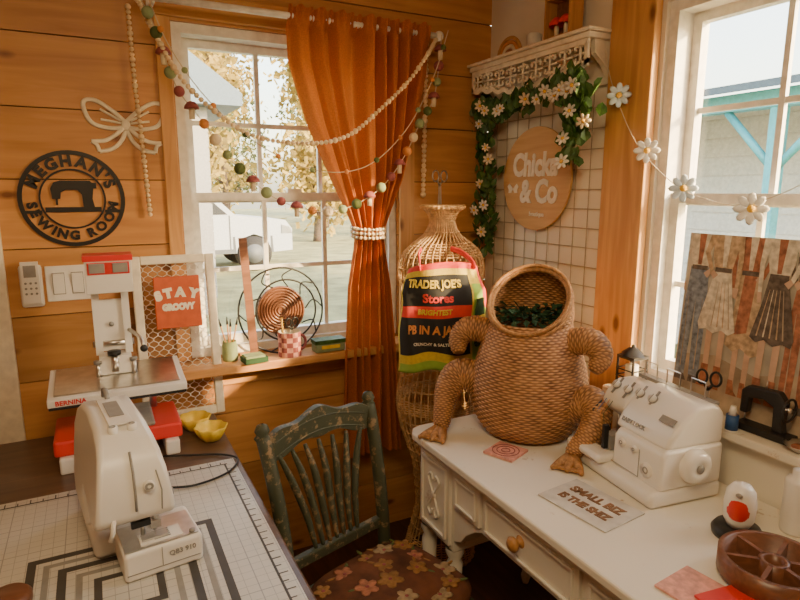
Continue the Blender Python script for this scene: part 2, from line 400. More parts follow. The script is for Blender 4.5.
for i,x in enumerate((-1.5,1.95)):
    for y in (-.85,.85):
        mb=MB(); mb.cyl((0,-.16,0),(0,.12,0),.4,'rubber',n=28); mb.cyl((0,-.17,0),(0,.13,0),.22,'carg',n=16); mk('wheel',mb,tr,loc=(x,y,.4))
def tree(loc,h,r,seed,lab,dens=40,k='leafy'):
    rr=random.Random(seed); e=emp('tree',loc,lab,'tree',group='trees behind the yard')
    mb=MB(); mb.tube(cat_rom([(0,0,0),(.1,0,h*.3),(-.1,.1,h*.6),(0,0,h)],5),[.17*(1-i/18) for i in range(16)],'bark',8)
    tips=[]
    for i in range(26):
        z=h*(.12+.83*rr.random()); a=rr.random()*6.28; l=r*(.4+.6*rr.random())*(1.1-z/h*.5)
        p=Vector((math.cos(a)*l,math.sin(a)*l,z+l*.7)); mid=(p*.5+Vector((0,0,z*.5+.05)))
        mb.tube([(0,0,z),mid,p],[.05,.03,.01],'bark',5); tips.append(p); tips.append(mid)
        for q in range(3):
            t=p.lerp(mid,rr.random())
            mb.tube([t,t+Vector((rr.gauss(0,.4),rr.gauss(0,.4),rr.uniform(.2,.9)))],[.015,.005],'bark',4)
    mk('trunk',mb,e)
    mb=MB()
    for p in tips:
        for j in range(dens):
            q=p+Vector((rr.gauss(0,.4),rr.gauss(0,.4),rr.gauss(0,.45))); s=.06+.06*rr.random()
            m=Matrix.Translation(q)@Euler((rr.random()*6,rr.random()*6,0)).to_matrix().to_4x4()
            mb.add([(-s,-s*.6,0),(s,-s*.6,0),(s,s*.6,0),(-s,s*.6,0)],[(0,1,2,3)],k,False,m)
    o=mk('foliage',mb,e); o['kind']='stuff'
for i,(x,y,h,r) in enumerate([(3.0,20,7.5,1.7),(7.2,20.5,6.5,1.6),(11.8,21,7,1.7),(5.2,27,8.5,2.0),(10.3,28,9,2.0),(15.6,28,8,2.0)]):
    tree((x,y,-.25),h,r,i+3,'tall autumn tree with sparse yellow-brown leaves outdoors',48)
for i,x in enumerate((2.0,7.4,12.8,18.2,23.6)):
    tree((x,36+(i%2)*1.5,-.25),6.5+i%3,2.3,i+40,'distant dark green tree along the tree line',70,'pineg')
mb=MB(); mb.bb((-3.2,9,-.25),(1.55,12,2.75),'bwall'); mb.prism([(-3.6,2.75),(2.0,2.75),(2.0,2.92),(-.3,4.6),(-3.6,3.8)],-12.3,-8.7,'roof',XZ); 
for z in [x*.2 for x in range(0,14)]: mb.bb((1.55,9,z),(1.565,12,z+.185),'bwall')
mk('neighbor_house',mb,label='grey boarded house with blue-grey metal roof outdoors',cat='house')
e=emp('shed',(6.2,3.2,-.25),'white garden shed with teal framed porch','shed')
mb=MB(); mb.bb((0,-4,0),(4,3.2,2.7),'siding')
for z in [x*.2 for x in range(0,14)]: mb.bb((-.02,-4,z),(0,3.2,z+.185),'siding')
mk('wall_siding',mb,e)
for y in (-3.4,-1.8,-.2,1.4,3.0):
    mb=MB(); mb.bb((-1.25,y-.05,0),(-1.15,y+.05,2.5),'teal'); mb.tube([(-1.2,y-.45,2.5),(-1.2,y,2.0)],.035,'teal',6); mb.tube([(-1.2,y+.45,2.5),(-1.2,y,2.0)],.035,'teal',6); mk('porch_post',mb,e)
mb=MB(); mb.bb((-1.27,-4,2.5),(-1.13,3.4,2.64),'teal'); mk('porch_beam',mb,e)
mb=MB(); mb.add([(-1.5,-4.2,2.65),(4.2,-4.2,3.6),(4.2,3.4,3.6),(-1.5,3.4,2.65)],[(0,1,2,3)],'roof'); mk('roof',mb,e,solid=.06)
# ---------------------------------------------------------------- left table and mat
e=emp('work_table',(0,0,0),'dark brown wooden work table','table')
mb=MB(); mb.bb((-1.1,.55,.70),(.355,2.30,.74),'brown'); mk('table_top',mb,e,bevel=.006)
for x in (-1.04,.29):
    for y in (.62,2.23): mb=MB(); mb.bb((x-.03,y-.03,0),(x+.03,y+.03,.70),'brown'); mk('leg',mb,e)
mb=MB(); mb.bb((-.75,.62,.74),(.335,1.82,.7435),'grid')
def strip(x0,y0,x1,y1,z=.7435,k='vinyl'): mb.bb((x0,y0,z),(x1,y1,z+.0006),k)
cx,cy=.005,1.28
for h,w,k in ((.205,.018,'vinyl'),(.172,.013,'vgrey'),(.142,.018,'vinyl'),(.105,.013,'vgrey'),(.07,.016,'vinyl')):
    strip(cx-h,cy+h-w,cx+h,cy+h,k=k); strip(cx-h,cy-h,cx+h,cy-h+w,k=k); strip(cx-h,cy-h+w,cx-h+w,cy+h-w,k=k); strip(cx+h-w,cy-h+w,cx+h,cy+h-w,k=k)
strip(-.72,1.785,.31,1.790); strip(.300,.65,.305,1.785); strip(-.72,.65,-.715,1.785)
for i in range(36): strip(.305,.70+i*.03,.318 if i%2 else .325,.703+i*.03)
for i in range(34): strip(-.70+i*.03,1.79,-.697+i*.03,1.803 if i%2 else 1.81)
mk('cutting_mat',mb,label='white gridded cutting mat with black square bands',cat='cutting mat')
mb=MB(); mb.tube(cat_rom([(.13,1.93,.748),(.2,1.90,.748),(.30,1.86,.747),(.345,1.80,.748),(.30,1.72,.748),(.20,1.68,.749),(.12,1.70,.75)],8),.0035,'blackp',6)
mk('power_cable',mb,label='thin black power cable lying on the table',cat='cable')
# ---------------------------------------------------------------- sewing machine
e=emp('sewing_machine',(.005,1.51,.744),'white domestic sewing machine on the cutting mat','sewing machine',rot=(0,0,math.radians(97)))
def tap(x,y,z):
    f=1-.36*max(0,(z-.15)/.17)**1.5
    return (x,y*f,z)
mb=MB(); mb.bb((-.09,-.085,0),(.205,.078,.06),P); mk('base',mb,e,bevel=.018,bseg=4,sm=True)
mb=MB(); mb.bb((-.215,-.135,.0),(-.06,.035,.068),P); mk('free_arm',mb,e,bevel=.010,bseg=3,sm=True)
mb=MB(); mb.bb((-.208,-.127,.068),(-.095,.030,.071),'steel'); mb.bb((-.200,-.095,.071),(-.150,-.005,.0725),P)
for q in range(5): mb.bb((-.190+.008*q,-.07,.0725),(-.186+.008*q,-.035,.0735),'greyp')
mb.cyl((-.20,-.115,.071),(-.20,-.115,.076),.007,'greyp',n=12); mk('needle_plate',mb,e)
mb=MB(); mb.bb((-.2165,-.127,.018),(-.215,.030,.0195),'greyp'); mb.bb((-.2165,-.045,.0195),(-.215,-.0435,.064),'greyp'); mb.bb((-.20,-.1365,.02),(-.08,-.135,.0215),'greyp'); mk('seam_line',mb,e)
mb=MB(); mb.text('QB3 910',.016,'greyp',fr((-.2165,-.088,.043),(0,-1,0),(0,0,1)),.0006,.0003); mk('lettering',mb,e)
mb=MB()
prof=[(.195,.05),(.212,.10),(.216,.18),(.210,.245),(.188,.29),(.14,.315),(.05,.324),(-.08,.322),(-.14,.310),(-.18,.288),(-.205,.25),(-.214,.20),(-.210,.145),(-.19,.128),(-.125,.128),(-.105,.145),(-.085,.16),(-.04,.165),(-.02,.155),(-.01,.13),(-.01,.05)]
mb.prism(prof,-.084,.084,P,XZ); mb.warp(tap); mk('body',mb,e,bevel=.032,bseg=6,sm=True)
mb=MB(); mb.box((.0,.0,.325),(.20,.050,.005),P); mb.bb((-.05,-.016,.3275),(.06,.016,.3295),'greyp'); mk('top_cover',mb,e,bevel=.002)
mb=MB(); mb.tube([(.09,-.0,.322),(.095,0,.338),(.12,0,.343),(.15,0,.335),(.156,0,.315)],.006,'vgrey',8); mk('carry_handle',mb,e)
for x,y in ((-.115,-.02),(-.115,.02)): mb=MB(); mb.cyl((x,y,.306),(x,y,.328),.011,P,n=18); mb.ring(.004,.007,.328,.3292,'greyp',Matrix.Translation((x,y,0)),16); mk('pressure_dial',mb,e)
mb=MB(); mb.cyl((.212,0,.22),(.235,0,.22),.045,P,n=28); mb.cyl((.235,0,.22),(.24,0,.22),.02,'greyp'); mk('hand_wheel',mb,e,bevel=.004)
mb=MB(); mb.cyl((-.175,-.04,.15),(-.175,-.04,.09),.004,'steel'); mb.bb((-.189,-.065,.0738),(-.163,-.01,.078),'steel'); mb.cyl((-.175,-.015,.15),(-.175,-.015,.085),.005,'steel'); mb.bb((-.186,-.052,.098),(-.165,-.03,.116),'steel'); mb.cyl((-.175,-.04,.09),(-.175,-.04,.0735),.0012,'steel',n=6); mb.bb((-.191,-.03,.112),(-.181,.01,.126),'blackp'); mk('presser_foot',mb,e)
mb=MB(); mb.tube([(-.207,.045,.155),(-.214,.05,.128),(-.207,.055,.110)],.005,P,8); mk('lifter_lever',mb,e)
mb=MB(); mb.bb((.02,-.078,.215),(.15,-.055,.270),'greyp'); mk('display',mb,e,bevel=.002)
mb=MB(); mb.tube([(-.214,.0,.165),(-.2165,.0,.20),(-.208,.0,.252),(-.184,.0,.290)],.003,'greyp',6); mk('thread_path',mb,e)
mb=MB(); mb.tube([(-.2145,-.052,.155),(-.2155,-.054,.20),(-.206,-.046,.245)],.0016,'greyp',5); mk('face_cover_seam',mb,e)
mb=MB(); mb.cyl((-.209,-.028,.215),(-.220,-.028,.217),.012,P,n=20); mb.ring(.004,.009,0,.0012,'greyp',fr((-.220,-.028,.217),(0,-1,0),(0,0,1)),18); mk('tension_knob',mb,e)
for i in range(5): mb=MB(); mb.cyl((-.165+i*.030,-.076,.165+.006*min(1,i)),(-.165+i*.030,-.087,.165+.006*min(1,i)),.008,'greyp',n=12); mk('button',mb,e)
# ---------------------------------------------------------------- heat press
e=emp('heat_press',(.025,2.07,.74),'red and white heat press with digital head','heat press')
mb=MB(); mb.bb((-.19,-.11,.05),(.18,.12,.10),'red'); mb.bb((-.10,-.105,.1005),(.10,.11,.115),'greyp'); mk('base',mb,e,bevel=.008)
for x in (-.155,.145):
    mb=MB(); mb.bb((x-.022,-.130,0),(x+.022,.13,.05),'plastic'); mk('foot',mb,e,bevel=.006)
mb=MB(); Tt=Matrix.Translation((0,0,.218))@Matrix.Rotation(math.radians(7),4,'X')
mb.bb((-.19,-.12,.0),(.20,.12,.010),'blackp',Tt); mb.bb((-.192,-.122,.010),(.202,.122,.034),'plastic',Tt); mb.bb((-.175,-.10,.034),(.185,.11,.039),'steel',Tt); mk('platen',mb,e,bevel=.006)
mb=MB(); mb.text('BERNINA',.020,'red',Tt@fr((-.13,-.123,.022),(1,0,0),(0,0,1)),.0008,.0006); mk('lettering',mb,e)
mb=MB(); mb.bb((-.045,.0,.26),(.05,.07,.32),P); mb.bb((-.052,.03,.32),(-.030,.055,.53),P); mb.bb((.035,.03,.32),(.057,.055,.53),P); mb.bb((-.030,.04,.33),(.035,.05,.50),P); mb.cyl((-.058,.04,.355),(.063,.04,.355),.010,'steel'); mb.cyl((0,.035,.42),(0,.03,.42),.008,'greyp',n=12); mk('column',mb,e)
for x in (-.05,.055): mb=MB(); mb.cyl((x,.0,.255),(x,.0,.30),.008,'steel',n=12); mb.cyl((x,0,.30),(x,0,.31),.012,'greyp',n=12); mk('guide_bolt',mb,e)
mb=MB(); mb.cyl((.0,.0,.27),(.0,.0,.325),.012,'steel'); mb.cyl((0,0,.325),(0,0,.338),.020,'blackp'); mk('pressure_knob',mb,e)
mb=MB(); mb.bb((-.062,-.02,.53),(.072,.07,.632),'plastic'); mb.bb((-.066,-.025,.632),(.076,.075,.65),'red'); mb.bb((-.055,-.023,.59),(.065,-.02,.628),'red')
for x in (-.028,.038): mb.bb((x-.022,-.026,.595),(x+.022,-.0225,.625),'greyp')
mk('control_head',mb,e,bevel=.003)
mb=MB(); mb.tube([(.05,.02,.40),(.08,-.03,.38),(.085,-.07,.36)],.006,'steel',8); mb.sph((.085,-.08,.355),.012,'blackp'); mk('lever_handle',mb,e)
for x in (-.11,.11): mb=MB(); mb.cyl((x,.09,.1),(x,.09,.225),.012,'steel',n=14); mk('support_rod',mb,e)
# ---------------------------------------------------------------- mesh frame with sign
e=emp('mesh_frame',(.25,2.255,.742),'cream wooden frame with chicken wire leaning on wall','frame',rot=(math.radians(-6.5),0,0))
mb=MB(); w,h,t=.29,.615,.032
mb.bb((-w/2,-.01,0),(-w/2+t,.01,h),'cream'); mb.bb((w/2-t,-.01,0),(w/2,.01,h),'cream'); mb.bb((-w/2+t,-.01,0),(w/2-t,.01,t),'cream'); mb.bb((-w/2+t,-.01,h-t),(w/2-t,.01,h),'cream')
mk('frame_border',mb,e,bevel=.004)
mb=MB(); nx=14; step=(w-2*t)/nx
for i in range(nx+1):
    x=-w/2+t+i*step; pts=[]; nz=32
    for j in range(nz+1):
        sg=1 if (i+j)%2 else -1
        for q in (-.28,.28): pts.append((max(-w/2+t,min(w/2-t,x+sg*step*.42)),.004,min(h-t,max(t,t+(h-2*t)*(j+q)/nz))))
    mb.tube(pts,.0013,'wire',4)
mk('wire_mesh',mb,e)
e2=emp('hanging_sign',(.252,2.272,1.185),'orange-red square sign with groovy lettering','sign',rot=(math.radians(-6.5),0,0))
mb=MB(); mb.bb((-.080,-.008,-.095),(.080,.0,.095),'orangesign'); mk('board',mb,e2,bevel=.008)
mb=MB(); mb.arctext('STAY',.042,.22,'cream',fr((0,-.009,-.185),(1,0,0),(0,0,1)),.001,.0045,gap=.12); mk('lettering',mb,e2)
mb=MB(); mb.text('GROOVY',.031,'cream',fr((0,-.009,-.018),(1,0,0),(0,0,1)),.001,.0030,.84); mk('lettering',mb,e2)
for i,(x,y) in enumerate(((.265,2.12),(.30,2.0))):
    mb=MB(); n=40; vs=[];fs=[]; pr=[(.018,0),(.03,.004),(.044,.025),(.055,.05),(.052,.052),(.040,.028),(.025,.009),(.001,.008)]
    for (r,z) in pr:
        for j in range(n): a=2*pi*j/n; rr=r*(1+.07*math.cos(8*a)*min(1,r/.05)); vs.append((rr*math.cos(a),rr*math.sin(a),z))
    for a in range(len(pr)-1):
        for j in range(n): fs.append((a*n+j,a*n+(j+1)%n,(a+1)*n+(j+1)%n,(a+1)*n+j))
    mb.add(vs,fs,'yellow',True); mk('bowl',mb,loc=(x,y,.742),label='small scalloped yellow ceramic bowl on the table',cat='bowl',group='yellow bowls')
mb=MB(); mb.lathe([(0,0),(.04,0),(.042,.008),(.042,.02),(.034,.028),(0,.028)],'walnut'); mk('round_tin',mb,loc=(-.22,1.335,.7445),label='small dark brown round tin on cutting mat',cat='tin')
# ---------------------------------------------------------------- back wall decor
e=emp('round_sign',(-.055,B-.0035,1.56),'black metal round sign with sewing machine silhouette','sign')
T=XZ; mb=MB(); mb.ring(.149,.163,-.003,.003,'black',T); mb.ring(.096,.102,-.003,.003,'black',T); mb.bb((-.15,-.0025,-.048),(-.095,.0025,-.038),'black'); mb.bb((.095,-.0025,-.048),(.15,.0025,-.038),'black'); mk('ring_plate',mb,e)
mb=MB(); s=[(-.085,-.045),(.085,-.045),(.085,-.028),(.065,-.028),(.06,.0),(.065,.035),(.075,.035),(.075,.055),(.062,.055),(.055,.062),(-.035,.062),(-.055,.055),(-.065,.035),(-.062,.0),(-.052,0),(-.052,-.02),(-.046,-.02),(-.046,0),(-.038,0),(-.035,.022),(-.02,.03),(.015,.03),(.028,.015),(.03,-.028),(-.085,-.028)]
mb.prism(s,-.003,.0032,'black',T); mk('machine_silhouette',mb,e)
mb=MB(); mb.arctext("MEGHAN'S",.050,.126,'black',T,.003,.0026,90,True,.20); mk('lettering',mb,e)
mb=MB(); mb.arctext("SEWING ROOM",.042,.126,'black',T,.003,.0022,270,False,.17); mk('lettering',mb,e)
mb=MB()
def flatpath(pts,r=.006): mb.tube(cat_rom([(a,0,b) for a,b in pts],8),r,'cream',10,flat=.4)
for sg in (-1,1):
    flatpath([(0,.008),(sg*.04,.045),(sg*.09,.076),(sg*.125,.070),(sg*.122,.03),(sg*.10,-.002),(sg*.05,-.014),(0,-.008)],.0072)
    flatpath([(sg*.015,.012),(sg*.05,.032),(sg*.078,.048)],.004)
    flatpath([(sg*.015,.004),(sg*.05,.010),(sg*.078,.014)],.004)
    flatpath([(sg*.01,-.012),(sg*.035,-.036),(sg*.07,-.056),(sg*.112,-.060)],.0072)
    flatpath([(sg*.112,-.060),(sg*.096,-.072),(sg*.090,-.094)],.0066)
    flatpath([(sg*.090,-.094),(sg*.05,-.084),(sg*.02,-.058),(0,-.018)],.0072)
mb.sph((0,0,0),(.015,.005,.018),'cream'); mk('bow_decoration',mb,loc=(.13,B-.004,1.815),label='cream cut-out ribbon bow hanging on the plank wall',cat='wall decoration')
e=emp('remote_control',(-.205,B+.001,1.27),'white remote control in a wall holder','remote control')
mb=MB(); mb.bb((-.034,-.018,-.075),(.034,0,.07),'plastic'); mk('holder',mb,e,bevel=.01)
mb=MB(); mb.bb((-.026,-.03,-.06),(.026,-.018,.082),'plastic'); mb.bb((-.018,-.0315,.03),(.018,-.03,.07),'greyp')
for i in range(3):
    for j in range(3): mb.cyl((-.015+i*.015,-.03,.01-j*.018),(-.015+i*.015,-.032,.01-j*.018),.004,'greyp',n=10)
mk('handset',mb,e,bevel=.004)
e=emp('light_switch',(-.095,B+.001,1.27),'white double rocker light switch plate','light switch')
mb=MB(); mb.bb((-.068,-.006,-.062),(.068,0,.062),'plastic'); mk('plate',mb,e,bevel=.004)
for x in (-.029,.029): mb=MB(); mb.bb((x-.019,-.007,-.038),(x+.019,-.006,.038),'greyp'); mb.box((x,-.009,0),(.034,.007,.070),'plastic',(math.radians(5),0,0)); mk('rocker',mb,e,bevel=.001)
e=emp('curtain_rod',(.0,2.235,2.215),'white metal curtain rod above the window','curtain rod')
mb=MB(); mb.cyl((.20,0,0),(1.33,0,0),.012,'white',n=14); mb.sph((.19,0,0),.02,'white'); mb.sph((1.335,0,0),.02,'white'); mk('pole',mb,e)
for x in (.24,1.30): mb=MB(); mb.cyl((x,0,0),(x,B-2.235,0),.007,'white',n=10); mb.bb((x-.015,B-2.243,-.03),(x+.015,B-2.235,.03),'white'); mk('bracket',mb,e)
kn=[(2.25,.69,1.29),(2.19,.685,1.285),(2.06,.69,1.275),(1.85,.755,1.23),(1.63,.85,1.16),(1.50,.91,1.095),(1.42,.942,1.058),(1.36,.935,1.065),(1.2,.905,1.095),(.9,.885,1.125),(.45,.87,1.15)]
def ki(z):
    for (a,b) in zip(kn,kn[1:]):
        if b[0]<=z<=a[0]: t=(a[0]-z)/(a[0]-b[0]); return a[1]+(b[1]-a[1])*t,a[2]+(b[2]-a[2])*t
    return kn[-1][1:]
e=emp('curtain',(0,0,0),'rust orange cloth curtain gathered with a tieback','curtain')
mb=MB(); nu,nv=260,110; vs=[]
for i in range(nv+1):
    z=2.25-(2.25-.45)*i/nv; l,r=ki(z); g=max(0,1-abs(z-1.42)/.5); hd=1 if z>2.185 else 0
    for j in range(nu+1):
        u=j/nu
        ph=2*pi*(8.0*u+.40*math.sin(5*u+.8+z*.6)+.25*math.sin(13*u+z*1.7))
        am=(.029+.012*math.sin(5*u+2+z*1.3)+.004*g)
        sh=math.sin(ph); sh=sh*(1.25-.25*sh*sh)
        y=2.233+am*sh+.005*math.sin(ph*2.3+z*4+u*6)-(.02*g*math.sin(pi*u))
        if hd: y=2.233+.35*am*sh-.014+.005*math.sin(u*190)
        x=l+(r-l)*(u+.008*math.sin(ph+1.2))
        vs.append((x,y,z+(.005*math.sin(u*95) if i==0 else 0)))
fs=[(i*(nu+1)+j,i*(nu+1)+j+1,(i+1)*(nu+1)+j+1,(i+1)*(nu+1)+j) for i in range(nv) for j in range(nu)]
mb.add(vs,fs,'curtain',True); mk('cloth',mb,e)
mb=MB()
for q in range(3):
    for i in range(26):
        a=2*pi*i/26; mb.sph((1.0+.068*math.cos(a),2.222+.064*math.sin(a),1.405+.017*q+.006*math.sin(a)),.008,'bead' if (i+q)%3 else 'steel',8,6)
o=mk('tieback_beads',mb,e); o['kind']='stuff'
def garland(name,pts,lab,items,sp,y=2.185,size=.017,cat='garland'):
    e=emp(name,(0,0,0),lab,cat)
    Q=cat_rom([(a,y,b) for a,b in pts],10); mb=MB(); mb.tube(Q,.0018,'string',5); mk('string',mb,e)
    for i,p in enumerate(resample(Q,sp)[1:]):
        k=items[i%len(items)]; mb=MB()
        if k=='mush':
            mb.lathe([(.0,-.036),(.009,-.036),(.010,-.004),(.008,0)],'feltc',n=10); mb.lathe([(.001,.022),(.014,.018),(.023,.006),(.025,-.003),(.008,-.002)],'mauve',n=14); nm='mushroom'
        else: mb.sph((0,0,0),size*(1+.12*math.sin(i*3)),k,14,10); nm='pom_pom'
        mk(nm,mb,e,loc=p)
garland('pom_pom_garland',[(.18,2.2),(.22,2.12),(.28,1.93),(.35,1.83),(.42,1.73),(.50,1.64),(.60,1.56),(.71,1.52),(.82,1.51),(.93,1.54),(1.04,1.61),(1.13,1.72),(1.20,1.85),(1.27,1.97),(1.30,2.2)],'felt ball garland in green, orange and mauve',['sage','olive','mush','sage','mauve','mush','felto','feltc'],.062,2.155,.019)
garland('small_pom_pom_garland',[(.20,2.22),(.26,2.05),(.38,1.88),(.55,1.74),(.75,1.66),(.95,1.68),(1.12,1.82),(1.24,2.02),(1.31,2.21)],'thin garland of small green and orange felt balls',['felto','sage','felto','olive'],.135,2.122,.010)
def beads(name,pts,lab,y=2.11,r=.0085,sp=.018,ends=None):
    e=emp(name,(0,0,0),lab,'garland'); n=len(pts)
    Q=cat_rom([(a,(ends if (ends and i in (0,n-1)) else y),b) for i,(a,b) in enumerate(pts)],10)
    mb=MB(); mb.tube(Q,.001,'string',5); mk('string',mb,e)
    mb=MB()
    for i,p in enumerate(resample(Q,sp)): mb.sph(p,r*(1.25 if i%5==0 else 1),'bead',8,6)
    o=mk('beads',mb,e); o['kind']='stuff'
beads('wooden_bead_garland',[(.19,2.20),(.28,1.96),(.40,1.84),(.53,1.77),(.72,1.755),(.87,1.79),(1.0,1.89),(1.12,2.0),(1.20,2.10),(1.32,2.20)],'natural wooden bead garland swagged over the curtain',2.10,ends=2.235)
beads('hanging_bead_strand',[(.165,2.2),(.168,1.95),(.175,1.8),(.185,1.50)],'strand of wooden beads hanging straight down',2.325,.008,.017)
beads('hanging_bead_strand',[(1.325,2.2),(1.325,2.0),(1.32,1.8),(1.315,1.56)],'strand of wooden beads hanging beside the curtain',2.325,.011,.021)
def scissors(name,loc,rot,lab,sc=1,k='blackp'):
    e=emp(name,loc,lab,'scissors',rot=rot)
    for s in (-1,1):
        mb=MB(); mb.prism([(s*-.004,0),(s*.006,.0),(s*.010,-.08*sc),(s*.003,-.085*sc)],-.0015*s,.0015*s+.001,'steel',XZ); mk('blade',mb,e)
        mb=MB(); mb.tube([(s*.018*sc+.014*sc*math.cos(a),0,.035*sc+.02*sc*math.sin(a)) for a in [2*pi*i/16 for i in range(16)]],.0035,k,6,closed=True); mb.tube([(0,0,0),(s*.01*sc,0,.016*sc)],.004,k,6); mk('handle',mb,e)
scissors('scissors',(1.415,B-.003,1.61),(0,0,0),'small metal scissors hanging on plank wall',1.2,'steel')
sz=.931
e=emp('mug',(.665,2.262,sz),'red and white checked ceramic mug on the sill','mug')
mb=MB(); n=24
for q in range(5):
    for j in range(n):
        a0,a1=2*pi*j/n,2*pi*(j+1)/n; z0,z1=.02*q,.02*(q+1); r=.046
        mb.add([(r*math.cos(a0),r*math.sin(a0),z0),(r*math.cos(a1),r*math.sin(a1),z0),(r*math.cos(a1),r*math.sin(a1),z1),(r*math.cos(a0),r*math.sin(a0),z1)],[(0,1,2,3)],'pink' if (q+j//2)%2 else 'mauve',True)
mb.lathe([(.046,.1),(.041,.1),(.041,.005),(0,.005)],'cream',n=24); mb.lathe([(.046,0),(0,0)],'cream',n=24); mk('cup',mb,e)
mb=MB(); mb.tube([(.045+.022*math.sin(t),0,.05+.03*math.cos(t)) for t in [pi*i/10 for i in range(11)]],.006,'mauve',8); mk('handle',mb,e)
scissors('scissors',(.675,2.262,sz+.105),(math.radians(6),0,.3),'black handled scissors standing in a mug',.9)
mb=MB(); mb.cyl((.645,2.262,sz+.008),(.632,2.25,sz+.16),.004,'yolk',n=8); mk('pencil',mb,label='yellow pencil standing in the checked mug',cat='pencil')
mb=MB(); mb.box((0,0,.24),(.032,.006,.48),'walnut'); mk('wooden_ruler',mb,loc=(.525,2.272,sz),rot=(math.radians(-8),math.radians(-1.5),0),label='upright dark wooden ruler leaning on the window sash',cat='ruler')
e=emp('woven_tray',(.655,2.337,1.105),'round brown woven tray leaning in the window','tray',rot=(math.radians(-4),0,0))
mb=MB(); mb.ring(.001,.10,-.004,.004,'walnut',XZ,40)
for q in range(8): mb.tube([((.014+.0115*q)*math.cos(a),-.006,(.014+.0115*q)*math.sin(a)) for a in [2*pi*i/32 for i in range(32)]],.0045,'walnut',6,closed=True)
mk('weave',mb,e)
mb=MB()
for rr,cc in ((.175,(0,0)),(.125,(.02,.0))): mb.tube([(cc[0]+rr*math.cos(a),-.012,.0+rr*math.sin(a)) for a in [2*pi*i/40 for i in range(40)]],.004,'black',6,closed=True)
for a0 in range(0,360,36):
    a=math.radians(a0); mb.tube(cat_rom([(.10*math.cos(a),-.012,.10*math.sin(a)),(.14*math.cos(a+.25),-.012,.14*math.sin(a+.25)),(.175*math.cos(a),-.012,.175*math.sin(a))],6),.003,'black',5)
mk('wire_wreath',mb,e)
e=emp('pin_box',(.83,2.26,sz),'small green box with a clear pale lid','box')
mb=MB(); mb.bb((-.065,-.03,0),(.065,.03,.035),'sage'); mk('box_body',mb,e,bevel=.006)
mb=MB(); mb.bb((-.067,-.032,.035),(.067,.032,.052),'green'); mb.bb((-.04,-.033,.015),(.04,-.0305,.03),'yellow'); mk('lid',mb,e,bevel=.006)
mb=MB(); mb.bb((-.045,-.035,0),(.045,.035,.02),'dgreen'); mb.bb((-.04,-.03,.0205),(.035,.03,.028),'sage'); mk('fabric_squares',mb,loc=(.515,2.24,sz),rot=(0,0,.1),label='small stack of dark green felt squares',cat='fabric')
e=emp('brush_jar',(.435,2.30,sz),'small glass jar holding brushes on the sill','jar')
mb=MB(); mb.lathe([(0,0),(.028,0),(.03,.01),(.03,.06),(.026,.07),(.026,.078)],'sage',n=20); mk('jar',mb,e)
for i in range(4):
    mb=MB(); a=i*1.6; mb.cyl((0,0,.01),(.03*math.cos(a),.02*math.sin(a),.14),.003,'honey',n=6); mb.cyl((.03*math.cos(a),.02*math.sin(a),.14),(.036*math.cos(a),.024*math.sin(a),.17),.005,'blackp',r2=.002,n=6); mk('brush',mb,e)
# ---------------------------------------------------------------- chair
e=emp('dining_chair',(.645,1.385,0),'weathered dark green wooden chair with fan spindle back','chair',rot=(0,0,math.radians(17)))
mb=MB(); pts=[(-.20,-.2),(.20,-.2),(.215,-.1),(.19,.19),(-.19,.19),(-.215,-.1)]
mb.prism(pts,.395,.425,'chair'); mk('seat',mb,e,bevel=.01)
for x in (-.17,.17): mb=MB(); mb.lathe([(.022,0),(.016,.06),(.024,.12),(.018,.16),(.026,.28),(.02,.395)],'chair',n=14); mk('leg',mb,e,loc=(x,-.16,0))
for x in (-.185,.185):
    mb=MB()
    mb.tube(cat_rom([(x*.95,.20,0),(x,.17,.25),(x,.175,.45),(x*1.02,.20,.65),(x*1.06,.24,.82),(x*1.08,.265,.90)],6),[.021]*30+[.016],'chair',10); mb.lathe([(.016,-.02),(.024,-.01),(.016,.0),(.022,.012),(.016,.028),(.004,.034)],'chair',c=(x*1.08,.267,.905),n=14); mk('back_post',mb,e)
mb=MB(); n=32; vs=[];fs=[]
for i in range(n+1):
    u=-1+2*i/n; x=.20*u; top=.885+.045*math.cos(u*pi*.5)+.010*math.cos(u*pi*2.5) ; bot=.812+.035*math.cos(u*pi*.5)-.006*math.cos(u*pi*3)
    y=.255+.02*(1-u*u)
    for (dy,z) in ((-.012,bot),(-.012,top),(.012,top),(.012,bot)): vs.append((x,y+dy,z))
for i in range(n):
    for q in range(4): fs.append((i*4+q,i*4+(q+1)%4,(i+1)*4+(q+1)%4,(i+1)*4+q))
fs+= [(0,1,2,3),(n*4+3,n*4+2,n*4+1,n*4)]
mb.add(vs,fs,'chair')
for dy in (-.013,.013):
    for dz in (.012,.055): mb.tube([(.17*u,.255+.02*(1-(.85*u)**2)+dy,.815+dz+.037*math.cos(u*pi*.45)) for u in [-1+q/12 for q in range(25)]],.0028,'chair',5)
mk('top_rail',mb,e,bevel=.004)
mb=MB(); mb.bb((-.18,.175,.50),(.18,.20,.535),'chair'); mk('lower_rail',mb,e,bevel=.005)
for i in range(7):
    u=-1+2*i/6; mb=MB(); Q=cat_rom([(.08*u,.188,.53),(.095*u,.215,.64),(.125*u,.24,.75),(.155*u,.255+.02*(1-u*u),.83)],5)
    mb.tube(Q,[.006+.006*math.sin(pi*j/(len(Q)-1)) for j in range(len(Q))],'chair',8); mk('spindle',mb,e)
for y in (-.16,.17): mb=MB(); mb.cyl((-.17,y,.18),(.17,y,.2),.011,'chair',n=10); mk('stretcher',mb,e)
for x in (-.17,.17): mb=MB(); mb.cyl((x,-.16,.22),(x*1.05,.18,.22),.011,'chair',n=10); mk('stretcher',mb,e)
mb=MB(); K=40
prs=[(0,.0),(.185,.0),(.205,.016),(.205,.030),(.185,.046),(.1,.054),(0,.056)]
def sq(a): return 1/(abs(math.cos(a))**4+abs(math.sin(a))**4)**.25
vs=[]
